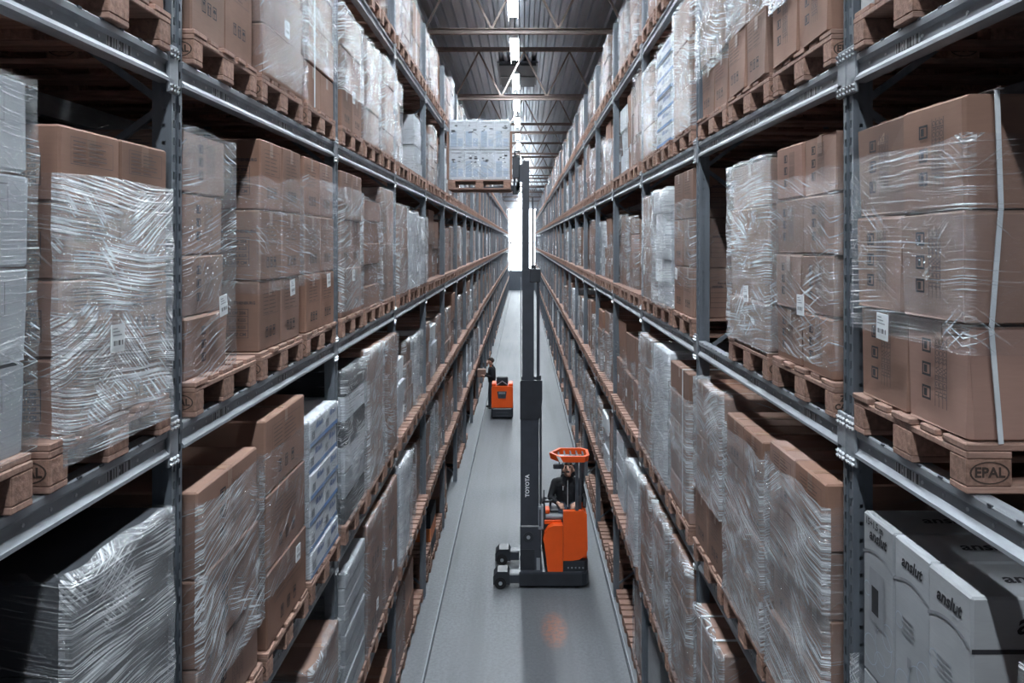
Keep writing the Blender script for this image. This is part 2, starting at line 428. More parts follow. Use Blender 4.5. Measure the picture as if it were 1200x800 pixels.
# ceiling lamps: batten luminaires over the aisle centre
def lamp_meshes():
    # aisle luminaire: tube panel sits up between deep skirts, added to dim the top shelf
    h = MB(); h.prism([(-0.05, 0.09), (-0.12, 0.02), (-0.12, -0.15), (-0.112, -0.15), (-0.108, 0.0), (0.108, 0.0), (0.112, -0.15), (0.12, -0.15), (0.12, 0.02), (0.05, 0.09)], 'y', -1.18, 1.18, 'lamp_housing')
    d = MB(); d.prism([(-0.105, -0.001), (-0.10, -0.02), (0.10, -0.02), (0.105, -0.001)], 'y', -1.17, 1.17, 'lamp_tube')
    r = MB(); r.tube([(0, 0, 0.08), (0, 0, 0.60)], 0.008, 'steel_dark', 6)
    return h.data('housing'), d.data('diffuser'), r.data('hanger')
LM = lamp_meshes()
k = 0
for i in range(-6, 16):
    y = 21.4 + 4.35 * i
    t = thing('strip_lamp', ('glowing white strip lamp above the aisle, ' + ordinal(k + 1) + ' from camera') if y > 16 else 'white strip lamp over the camera, %s out of view above the picture' % ordinal(8 + i - 1 if i > -8 else 1), 'lamp', (-0.21, y, 10.93), 0, 'strip lamps along the aisle')
    if y > 16: k += 1
    link('housing', LM[0], t); link('diffuser', LM[1], t)
    for dy in (-0.8, 0.8): link('hanger', LM[2], t, (0, dy, 0))

# ------------------------------------------------------------------ racks
def post_mesh():
    """perforated C-section; aisle face at x=0 looking +x, depth towards -x, real slots"""
    b = MB(); H = 9.0; pitch = 0.075
    cols = [(-0.05, -0.034), (-0.034, -0.02), (-0.02, 0.02), (0.02, 0.034), (0.034, 0.05)]
    n = int(H / pitch)
    for i in range(n):
        z0 = i * pitch; z1 = z0 + 0.034; z2 = z0 + pitch
        for j, (a, c) in enumerate(cols):
            x = -0.010 if j == 2 else 0.0
            if j not in (1, 3): b.add([(x, a, z0), (x, c, z0), (x, c, z1), (x, a, z1)], [(0, 1, 2, 3)], 'post_steel')
            b.add([(x, a, z1), (x, c, z1), (x, c, z2), (x, a, z2)], [(0, 1, 2, 3)], 'post_steel')
        for y, sg in ((-0.05, 1), (0.05, -1)):      # flanks with round-ish holes
            for (a, c) in ((-0.07, -0.042), (-0.042, -0.028), (-0.028, 0.0)):
                if (a, c) != (-0.042, -0.028): b.add([(a, y, z0), (c, y, z0), (c, y, z2), (a, y, z2)], [(0, 1, 2, 3)], 'post_steel')
                else: b.add([(a, y, z1 - 0.018), (c, y, z1 - 0.018), (c, y, z2), (a, y, z2)], [(0, 1, 2, 3)], 'post_steel')
    for a, c in ((-0.02, -0.0199), (0.02, 0.0201)):
        b.add([(0, a, 0), (-0.010, a, 0), (-0.010, a, H), (0, a, H)], [(0, 1, 2, 3)], 'post_steel')
    b.box((-0.085, -0.05, 0), (-0.07, -0.044, H), 'post_steel'); b.box((-0.085, 0.044, 0), (-0.07, 0.05, H), 'post_steel')
    b.box((-0.13, -0.08, 0), (0.01, 0.08, 0.008), 'post_steel')
    return b.data('upright')
POST = post_mesh()
def beam_mesh(near):
    b = MB(); pr = [(-0.055, 0), (0.0, 0), (0.004, -0.006), (0.004, -0.030), (-0.010, -0.044), (-0.010, -0.082), (0.010, -0.104), (0.010, -0.118), (-0.055, -0.118)]
    b.prism(pr, 'y', -1.40, 1.40, 'galvanised')
    if near:
        for i in range(19):
            y = -1.26 + i * 0.14
            b.tube([(-0.011, y, -0.063), (-0.0065, y, -0.063)], 0.007, 'bolt', 6)
            b.box((0.0, y - 0.012, -0.006), (0.006, y + 0.012, 0.0015), 'steel_dark')
    return b.data('beam')
BEAM = {True: beam_mesh(True), False: beam_mesh(False)}
def conn_mesh():
    b = MB(); b.cham((-0.006, -0.045, -0.165), (0.010, 0.045, 0.045), 0.004, 'galvanised')
    for z in (0.022, 0.0, -0.132, -0.152):
        for y in (-0.028, 0.0, 0.028):
            b.tube([(0.009, y, z), (0.02, y, z - 0.004)], 0.009, 'bolt', 6)
    return b.data('connector')
CONN = conn_mesh()
pb = MB(); pb.box((0, -0.09, -0.018), (0.002, 0.09, 0.018), 'barcode_plate'); PLATE = pb.data('barcode_plate')
def brace_mesh(dx, dz):
    b = MB(); b.bar((0, 0, 0), (-dx, 0, dz), 0.030, 0.022, 'post_steel', up=(0, 1, 0)); return b.data('brace')
RD = 1.02
BR = {1: brace_mesh(RD, 0.75), -1: brace_mesh(RD, -0.75)}
HB = MB(); HB.box((-RD, -0.02, -0.015), (0, 0.02, 0.015), 'post_steel'); HBAR = HB.data('horizontal_brace')
for s in (-1, 1):
    rk = thing('pallet_rack', 'galvanised steel pallet rack lining the %s side of the aisle' % SIDE[s], 'rack', (XP[s], 0, 0), 0 if s < 0 else math.pi, 'pallet racks')
    q = 1 if s < 0 else -1                               # local y runs with world y on the left, against it on the right
    for k in range(-1, NB + 1):
        y = q * (Y0 + BAY * k)
        link('upright', POST, rk, (0, y, 0))
        link('upright', POST, rk, (-1.13, y, 0), (0, 0, math.pi))
        if k < 8:
            for i in range(5):
                z = 0.18 + 1.5 * i
                link('brace', BR[1], rk, (-0.05, y, z))
                if z + 1.5 < 9.0: link('brace', BR[-1], rk, (-0.05, y, z + 1.5))
        if k == NB: continue
        yc = q * (Y0 + BAY * (k + 0.5))
        for lv in range(1, 6):
            z = LV[lv]; near = k < 4
            b = link('beam', BEAM[near], rk, (0, yc, z))
            if k < 6:
                for e in (-1, 1): link('connector', CONN, b, (0, e * 1.40, 0)) if e == 1 or k == -1 else None
            if near:
                for yy in ((-0.95, 0.05, 0.98) if k < 1 else (-0.9, 0.9)):
                    link('barcode_plate', PLATE, b, (-0.0095, yy, -0.063))
            if k < 7: link('beam', BEAM[False], rk, (-1.13, yc, z), (0, 0, math.pi))
# guide rails on the floor
for s, xr in ((-1, -1.24), (1, 1.385)):
    r = thing('guide_rail', 'low steel guide rail along the %s floor edge' % SIDE[s], 'rail', (xr, 0, 0), 0, 'floor guide rails')
    g_ = MB(); d = -s
    g_.prism([(0, 0.0), (0, 0.10), (s * 0.012, 0.10), (s * 0.012, 0.012), (s * 0.036, 0.012), (s * 0.036, 0)], 'y', 1.0, YEND - 2, 'galvanised')
    g_.obj('rail_angle', r)
    g_ = MB(); g_.box((-0.006, 1.0, 0.0), (0.002, YEND - 2, 0.05), 'steel_dark'); g_.obj('rub_strip', r)

# ------------------------------------------------------------------ pallets
def board(dx, dy, dz, mat='wood'):
    b = MB(); b.cham((-dx/2, -dy/2, -dz/2), (dx/2, dy/2, dz/2), 0.004, mat); return b.data('board')
PB = {'deck_w': board(PX, 0.145, 0.024), 'deck_n': board(PX, 0.105, 0.024), 'cross': board(0.145, PY, 0.024),
      'bot_w': board(PX, 0.145, 0.024), 'bot_n': board(PX, 0.10, 0.024), 'blk_w': board(0.145, 0.145, 0.088, 'wood_block'), 'blk_n': board(0.145, 0.10, 0.088, 'wood_block')}
DECK_Y = [-0.3475, -0.176, 0.0, 0.176, 0.3475]
def stamp_mesh(t, size=0.05):
    b = MB(); M = Matrix.Identity(4)
    b.mesh(text_mesh(t, size, 0, 0.0015), M, 'stamp')
    if t in ('EPAL', 'EUR'):
        n = 24
        vs = []; fs = []
        for i in range(n):
            a = 2 * math.pi * i / n
            for r_ in (1.0, 0.9): vs.append((0.064 * r_ * math.cos(a), 0.036 * r_ * math.sin(a), 0))
        for i in range(n): j = (i + 1) % n; fs.append((2*i, 2*j, 2*j+1, 2*i+1))
        b.add(vs, fs, 'stamp')
    return b.data('stamp')
STAMPS = {'EPAL': stamp_mesh('EPAL', 0.045), 'EUR': stamp_mesh('EUR', 0.05), 'ZSSK': stamp_mesh('ZSSK\nCARGO', 0.038)}
def pallet_parts(root, stamp=None, s=-1):
    z = 0.012
    for i, y in enumerate((-0.3475, 0.0, 0.3475)):
        link('bottom_board', PB['bot_w'] if i == 1 else PB['bot_n'], root, (0, y * (1.06 if i != 1 else 1), z))
    for y in (-0.3475, 0.0, 0.3475):
        for x in (-0.5275, 0.0, 0.5275):
            bl = link('block', PB['blk_w'] if y == 0 else PB['blk_n'], root, (x, y * (1.06 if y else 1), 0.024 + 0.044))
            if stamp and y < 0 and x * -s > 0.3:
                link('stamp', STAMPS[stamp], bl, (0, -0.0512, 0), (R(90), 0, 0))
            if stamp and y < 0 and x == 0:
                link('stamp', STAMPS['EPAL'], bl, (0, -0.0512, 0), (R(90), 0, 0))
    for x in (-0.5275, 0.0, 0.5275): link('cross_board', PB['cross'], root, (x, 0, 0.112 + 0.012))
    for i, y in enumerate(DECK_Y): link('deck_board', PB['deck_w' if i % 2 == 0 else 'deck_n'], root, (rnd.uniform(-0.008, 0.008), y, 0.136 + 0.012))
def pallet_mesh(simple=False):
    b = MB()
    for y in (-0.37, 0.0, 0.37):
        b.box((-PX/2, y - 0.05, 0), (PX/2, y + 0.05, 0.024), 'wood')
        for x in (-0.5275, 0.0, 0.5275): b.box((x - 0.0725, y - 0.05, 0.024), (x + 0.0725, y + 0.05, 0.112), 'wood_block')
    if simple: b.box((-PX/2, -PY/2, 0.112), (PX/2, PY/2, 0.16), 'wood'); return b
    for x in (-0.5275, 0.0, 0.5275): b.box((x - 0.0725, -PY/2, 0.112), (x + 0.0725, PY/2, 0.136), 'wood')
    for i, y in enumerate(DECK_Y):
        h = 0.0725 if i % 2 == 0 else 0.0525
        b.box((-PX/2, y - h, 0.136), (PX/2, y + h, 0.16), 'wood')
    return b
PALLET = pallet_mesh().data('wooden_pallet')
PROTO_P = None
def put_pallet(x, y, z, label, detail, stamp=None, s=-1, group='wooden pallets in the racks'):
    if detail:
        t = thing('wooden_pallet', label, 'pallet', (x, y, z), rnd.uniform(-0.012, 0.012), group); pallet_parts(t, stamp, s); return t
    o = link('wooden_pallet', PALLET, None, (x, y, z), (0, 0, rnd.uniform(-0.015, 0.015)))
    return tag(o, label, 'pallet', group)

# ------------------------------------------------------------------ cartons, prints, film, loads
CART = {}
def carton_mesh(dx, dy, dz, mat, variant=0):
    k = (round(dx, 3), round(dy, 3), round(dz, 3), mat, variant)
    if k in CART: return CART[k]
    b = MB(); b.cham((-dx/2, -dy/2, 0), (dx/2, dy/2, dz), 0.008, mat)
    if variant:                                             # soft, slightly bulged and crushed carton
        r = random.Random(variant)
        b.v = [(p[0] + r.uniform(-1, 1) * 0.009, p[1] + r.uniform(-1, 1) * 0.007, p[2] + (r.uniform(-1, 0.2) * 0.010 if p[2] > dz/2 else 0)) for p in b.v]
    if mat.startswith('cardboard'):
        e = 0.0012
        b.box((-dx/2 + 0.01, -0.028, dz - 0.002), (dx/2 - 0.01, 0.028, dz + e), 'packing_tape')
        for sx in (-1, 1): b.box((sx * (dx/2 - 0.001) - e, -0.028, dz - 0.09), (sx * (dx/2 - 0.001) + e, 0.028, dz - 0.008), 'packing_tape')
    elif mat == 'white_board' and variant == 0:
        pass
    CART[k] = b.data('carton'); return CART[k]

PRN = {}
def print_mesh(kind, w_, h_, ink='ink_soft'):
    """flat print for a carton face w_ wide, h_ high, origin at the face centre, x right, y up"""
    k = (kind, round(w_, 2), round(h_, 2), ink)
    if k in PRN: return PRN[k]
    b = MB(); I = Matrix.Identity(4)
    if kind == 'table':                                     # shipping text and a ruled table
        x0, x1 = -w_ * 0.34, w_ * 0.36; y1 = h_ * 0.10; y0 = -h_ * 0.30; t = 0.003
        n = 4
        for i in range(n + 1):
            y = y0 + (y1 - y0) * i / n; rect(b, I, x0, y, x1, y + t, ink)
        for x in (x0, x0 + (x1 - x0) * 0.4, x1): rect(b, I, x, y0, x + t, y1 + t, ink)
        sz = (y1 - y0) / n * 0.62
        for i, tx in enumerate(('37.5x25.2x37 CM', '3.06 KGS', '2.12 KGS', '06 OF 206')):
            me = text_mesh(tx, sz, 0, 0.0008); wd = max(v.co.x for v in me.vertices)
            y = y0 + (y1 - y0) * (i + 0.5) / n; b.mesh(me, Matrix.Translation((x1 - wd - 0.012, y, 0)), ink)
        me = text_mesh('Port of destination GOTHENBURG', sz * 0.9, 0, 0.001)
        b.mesh(me, Matrix.Translation((0, h_ * 0.19, 0)), ink)
        b.mesh(text_mesh('SWEDEN', sz * 0.9, 0, 0.001), Matrix.Translation((-w_ * 0.25, h_ * 0.12, 0)), ink)
    elif kind == 'icons':                                   # three handling marks with a block of text above
        q = min(w_ * 0.11, h_ * 0.12); r = random.Random(3)
        for i in range(3):
            cx = -w_ * 0.16 + i * w_ * 0.16; cy = -h_ * 0.25
            frame_rect(b, I, cx - q/2, cy - q * 0.7, cx + q/2, cy + q * 0.7, q * 0.13, 'ink')
            if i == 0: b.add([(cx - q*.3, cy + q*.45, 0), (cx + q*.3, cy + q*.45, 0), (cx, cy - q*.1, 0)], [(0, 2, 1)], 'ink'); rect(b, I, cx - q*.06, cy - q*.5, cx + q*.06, cy, 'ink')
            elif i == 1:
                for d in (-.2, .2):
                    rect(b, I, cx + d*q - q*.07, cy - q*.5, cx + d*q + q*.07, cy + q*.2, 'ink')
                    b.add([(cx + d*q - q*.17, cy + q*.15, 0), (cx + d*q + q*.17, cy + q*.15, 0), (cx + d*q, cy + q*.5, 0)], [(0, 1, 2)], 'ink')
            else:
                b.add([(cx - q*.4, cy, 0), (cx + q*.4, cy, 0), (cx + q*.2, cy + q*.4, 0), (cx - q*.2, cy + q*.4, 0)], [(0, 1, 2, 3)], 'ink'); rect(b, I, cx - q*.05, cy - q*.5, cx + q*.05, cy, 'ink')
        for i in range(6):
            y = h_ * 0.30 - i * h_ * 0.055; a = -w_ * 0.30; e = w_ * r.uniform(0.02, 0.26)
            rect(b, I, a, y, a + w_ * 0.2, y + 0.004, ink); rect(b, I, a + w_ * 0.25, y, e + w_ * 0.08, y + 0.004, ink)
        frame_rect(b, I, -w_ * 0.34, h_ * 0.0, w_ * 0.36, h_ * 0.36, 0.002, ink)
    elif kind == 'vicons':                                  # marks stacked upright beside a vertical table
        q = min(w_ * 0.12, h_ * 0.14)
        for i in range(3):
            cx = -w_ * 0.12; cy = h_ * (0.24 - 0.22 * i)
            frame_rect(b, I, cx - q*.6, cy - q/2, cx + q*.6, cy + q/2, q * 0.16, 'ink'); rect(b, I, cx - q*.35, cy - q*.28, cx + q*.1, cy + q*.28, 'ink')
        for j in range(4): rect(b, I, w_ * (0.02 + 0.06 * j), -h_ * 0.3, w_ * (0.02 + 0.06 * j) + 0.003, h_ * 0.34, ink)
        for j in range(3):
            b.mesh(text_mesh('GROSS WEIGHT', h_ * 0.075, 0, 0.0), Matrix.Translation((w_ * (0.05 + 0.06 * j), 0.02, 0)) @ Matrix.Rotation(R(-90), 4, 'Z'), ink)
    elif kind == 'blue':                                    # blue band and mark on white cartons
        rect(b, I, -w_ * 0.5, -h_ * 0.47, w_ * 0.5, -h_ * 0.30, 'blue_board')
        for i in range(7): rect(b, I, -w_ * 0.38 + i * w_ * 0.03, -h_ * 0.24, -w_ * 0.38 + i * w_ * 0.03 + w_ * (0.018 if i % 2 else 0.01), h_ * 0.08, 'ink')
        r = random.Random(5)
        for i in range(9): rect(b, I, -w_*.1 + i * w_ * 0.055, h_ * 0.10, -w_*.1 + i * w_ * 0.055 + w_ * r.uniform(.02, .04), h_ * r.uniform(0.22, 0.36), 'blue_ink')
    elif kind == 'bars':                                    # small barcode labels on grey cartons
        rect(b, I, -w_ * 0.42, -h_ * 0.3, -w_ * 0.12, h_ * 0.3, 'paper')
        for i in range(6): rect(b, I, -w_ * 0.39 + i * w_ * 0.042, -h_ * 0.2, -w_ * 0.39 + i * w_ * 0.042 + w_ * 0.022, h_ * 0.15, 'ink')
        rect(b, I, w_ * 0.05, -h_ * 0.08, w_ * 0.4, h_ * 0.1, 'grey_ink')
    PRN[k] = b.data('print'); return PRN[k]

def film_mesh(x0, x1, y0, y1, z0, z1, mat, nz=14, npx=14, npy=11, amp=0.008, seed=0, lip=True, ragged=0.04, aisle=None):
    """stretch film pulled round a load: four rippled sides with rounded corners and a lip gathered over the top edge"""
    b = MB(); per = []; g_ = 0.011
    x0 -= g_; x1 += g_; y0 -= g_; y1 += g_
    for i in range(npx): per.append((x0 + (x1 - x0) * (i + 0.25) / (npx - 0.5), y0, 0, -1))
    for i in range(npy): per.append((x1, y0 + (y1 - y0) * (i + 0.25) / (npy - 0.5), 1, 0))
    for i in range(npx): per.append((x1 - (x1 - x0) * (i + 0.25) / (npx - 0.5), y1, 0, 1))
    for i in range(npy): per.append((x0, y1 - (y1 - y0) * (i + 0.25) / (npy - 0.5), -1, 0))
    n = len(per); vs = []; fs = []
    for j in range(nz + 1):
        t = j / nz
        for i, (px, py, nx, ny) in enumerate(per):
            top = z1 + ragged * noise.noise(Vector((px * 3.1 + seed, py * 3.3, 7.0)))
            z = z0 + (top - z0) * t
            d = amp * (0.55 + noise.noise(Vector((px * 4 + py * 4 + seed, z * 9, seed * 1.7))) + 0.6 * noise.noise(Vector(((px - py) * 7, z * 24 + seed, 3.0))))
            d = max(-0.002, d)
            vs.append((px + nx * d, py + ny * d, z))
    for j in range(nz):
        for i in range(n):
            k = (i + 1) % n; fs.append((j*n+i, j*n+k, (j+1)*n+k, (j+1)*n+i))
    if lip:
        o = len(vs); cx, cy = (x0 + x1)/2, (y0 + y1)/2
        for i, (px, py, nx, ny) in enumerate(per):
            l = 0.05 + 0.05 * noise.noise(Vector((px * 6 + seed, py * 6, 1)))
            p = vs[nz * n + i]
            vs.append((p[0] - nx * l if nx else p[0] + (cx - p[0]) * 0.03, p[1] - ny * l if ny else p[1] + (cy - p[1]) * 0.03, max(p[2], z1) + 0.006))
        for i in range(n):
            k = (i + 1) % n; fs.append((nz*n+i, nz*n+k, o+k, o+i))
    b.add(vs, fs, mat)
    if aisle is not None:                       # lamp glints painted in on the aisle side, other sides get duller film
        k = b.mi('film_less_lit')
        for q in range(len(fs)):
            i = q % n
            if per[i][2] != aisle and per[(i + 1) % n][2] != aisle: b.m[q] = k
    return b.data('stretch_film', True)

lb = MB(); lb.box((-0.002, -0.045, -0.05), (0.002, 0.045, 0.05), 'paper'); lb.box((-0.0026, -0.036, -0.04), (0.0026, 0.036, -0.008), 'barcode_side')
for i in range(3): lb.box((-0.0026, -0.036, 0.01 + i * 0.012), (0.0026, 0.025 - 0.015 * i, 0.014 + i * 0.012), 'grey_ink')
LABEL = lb.data('shipping_label')

LOOK = {'card': 'brown carton load', 'pale': 'pale brown carton load', 'white': 'white carton load', 'blue': 'white and blue carton load', 'grey': 'grey carton load',
        'black': 'black carton load', 'bag': 'white film-bagged load', 'anslut': 'grey boxed load', 'mixed': 'black and white carton load', 'red': 'black crate load with an orange tier'}
MATOF = {'card': 'cardboard', 'pale': 'cardboard_pale', 'white': 'white_board', 'blue': 'white_board', 'grey': 'grey_board', 'black': 'black_board', 'bag': 'white_board', 'anslut': 'grey_board', 'mixed': 'grey_board', 'red': 'black_board'}

def make_load(s, t='card', h=1.2, nl=3, ny=1, nx=2, wx=1.16, wy=0.80, film=None, fz=None, strap=0, label=0, prints=None, jit=0.006, soft=0, ycut=None, lvl='mid', seed=1, skip=(), strap2=False, down=0.0):
    """load in local coordinates: base centre at origin, aisle side towards -s, camera side towards -y"""
    r = random.Random(seed * 131 + 7)
    root = link('carton_load', None)
    a = -s                                                  # +1: aisle is towards +x
    dz = h / nl; cy = wy / ny; cx = wx / nx
    for l in range(nl):
        lx = r.uniform(-jit, jit); ly = r.uniform(-jit, jit)
        for iy in range(ny):
            for ix in range(nx):
                if (l, iy, ix) in skip: continue
                mat = MATOF[t]
                if t == 'mixed': mat = ('black_board', 'grey_board', 'white_board', 'black_board', 'white_board', 'black_board')[l % 6]
                if t == 'red' and l == 1: mat = 'red_board'
                if t == 'card' and r.random() < 0.12: mat = 'cardboard_pale'
                var = (1 + (l * 5 + iy * 3 + ix) % 4) if soft else 0
                x = -wx/2 + cx * (ix + 0.5) + lx + r.uniform(-jit, jit) * 0.5; y = -wy/2 + cy * (iy + 0.5) + ly
                m = carton_mesh(cx - 0.006, cy - 0.006, dz - 0.004, mat, var)
                c = link('carton', m, root, (x, y, l * dz))
                ai = nx - 1 if a > 0 else 0
                if prints:
                    if ix == ai and prints[0]:
                        pm = print_mesh(prints[0], cy, dz)
                        c2 = link('print', pm, c); c2.matrix_local = face_frame((a, 0, 0), (a * ((cx - 0.006)/2 + (0.011 if soft else 0.002)), 0, dz/2))
                    if iy == 0 and prints[1] and (ix == ai or t != 'card'):
                        sh = 0.6 if prints[1] == 'table' else 1.0
                        pm = print_mesh(prints[1], cx * sh, dz)
                        c2 = link('print', pm, c); c2.matrix_local = face_frame((0, -1, 0), (a * cx * 0.42 * (1 - sh), -((cy - 0.006)/2 + (0.010 if soft else 0.002)), dz/2))
    if film:
        mat = {'l': 'film_light', 'h': 'film_heavy', 'w': 'film_white', 'd': 'film_dense'}[film]
        z0, z1 = fz or (0.0, h)
        nzz = {'near': 30, 'mid': 14, 'far': 4}[lvl]; npx = {'near': 10, 'mid': 6, 'far': 2}[lvl]; npy = {'near': 26, 'mid': 12, 'far': 3}[lvl]
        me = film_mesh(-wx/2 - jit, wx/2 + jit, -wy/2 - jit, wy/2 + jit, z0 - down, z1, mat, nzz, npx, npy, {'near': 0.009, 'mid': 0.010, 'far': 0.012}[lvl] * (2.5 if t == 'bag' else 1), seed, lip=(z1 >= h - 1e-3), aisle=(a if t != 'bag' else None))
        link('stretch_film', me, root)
    for i in range(strap):
        yb = -wy * 0.25 + i * wy * 0.45
        sb = MB(); e = jit + 0.006
        for p, q in (((a * (wx/2 + e), 0.0), (a * (wx/2 + e), h)),):
            sb.box((min(p[0], p[0] - a*0.003), yb - 0.012, 0), (max(p[0], p[0] - a*0.003), yb + 0.012, h + 0.005), 'strap')
        sb.box((-wx/2 - e, yb - 0.012, h + 0.002), (wx/2 + e, yb + 0.012, h + 0.006), 'strap')
        sb.obj('strap', root)
    if strap2:                                              # strap down the camera side
        sb = MB(); xb = a * (wx / 2 - 0.09); pts = [(0, 0), (0.03, h * 0.33), (0.0, h * 0.66), (0.012, h)]
        for (o1, z1_), (o2, z2_) in zip(pts, pts[1:]):
            sb.bar((xb + a * o1, -wy/2 - 0.02, z1_), (xb + a * o2, -wy/2 - 0.018, z2_), 0.016, 0.004, 'strap', up=(0, 1, 0))
        sb.bar((xb, -wy/2 - 0.018, h + 0.006), (xb, wy/2, h + 0.008), 0.022, 0.004, 'strap')
        sb.obj('strap', root)
    for i in range(label):
        e = jit + (0.032 if film else 0.006)
        link('shipping_label', LABEL, root, (a * (wx/2 + e), (-0.12, 0.2)[i % 2] * wy * (1 if r.random() < 0.5 else -1), h * (0.28 + 0.25 * i)), (r.uniform(-0.12, 0.12), 0, 0 if a > 0 else math.pi))
    root['look'] = LOOK[t] + (' in heavy film' if film in ('h', 'w', 'd') and t != 'bag' else ' in clear film' if film == 'l' else '')
    return root

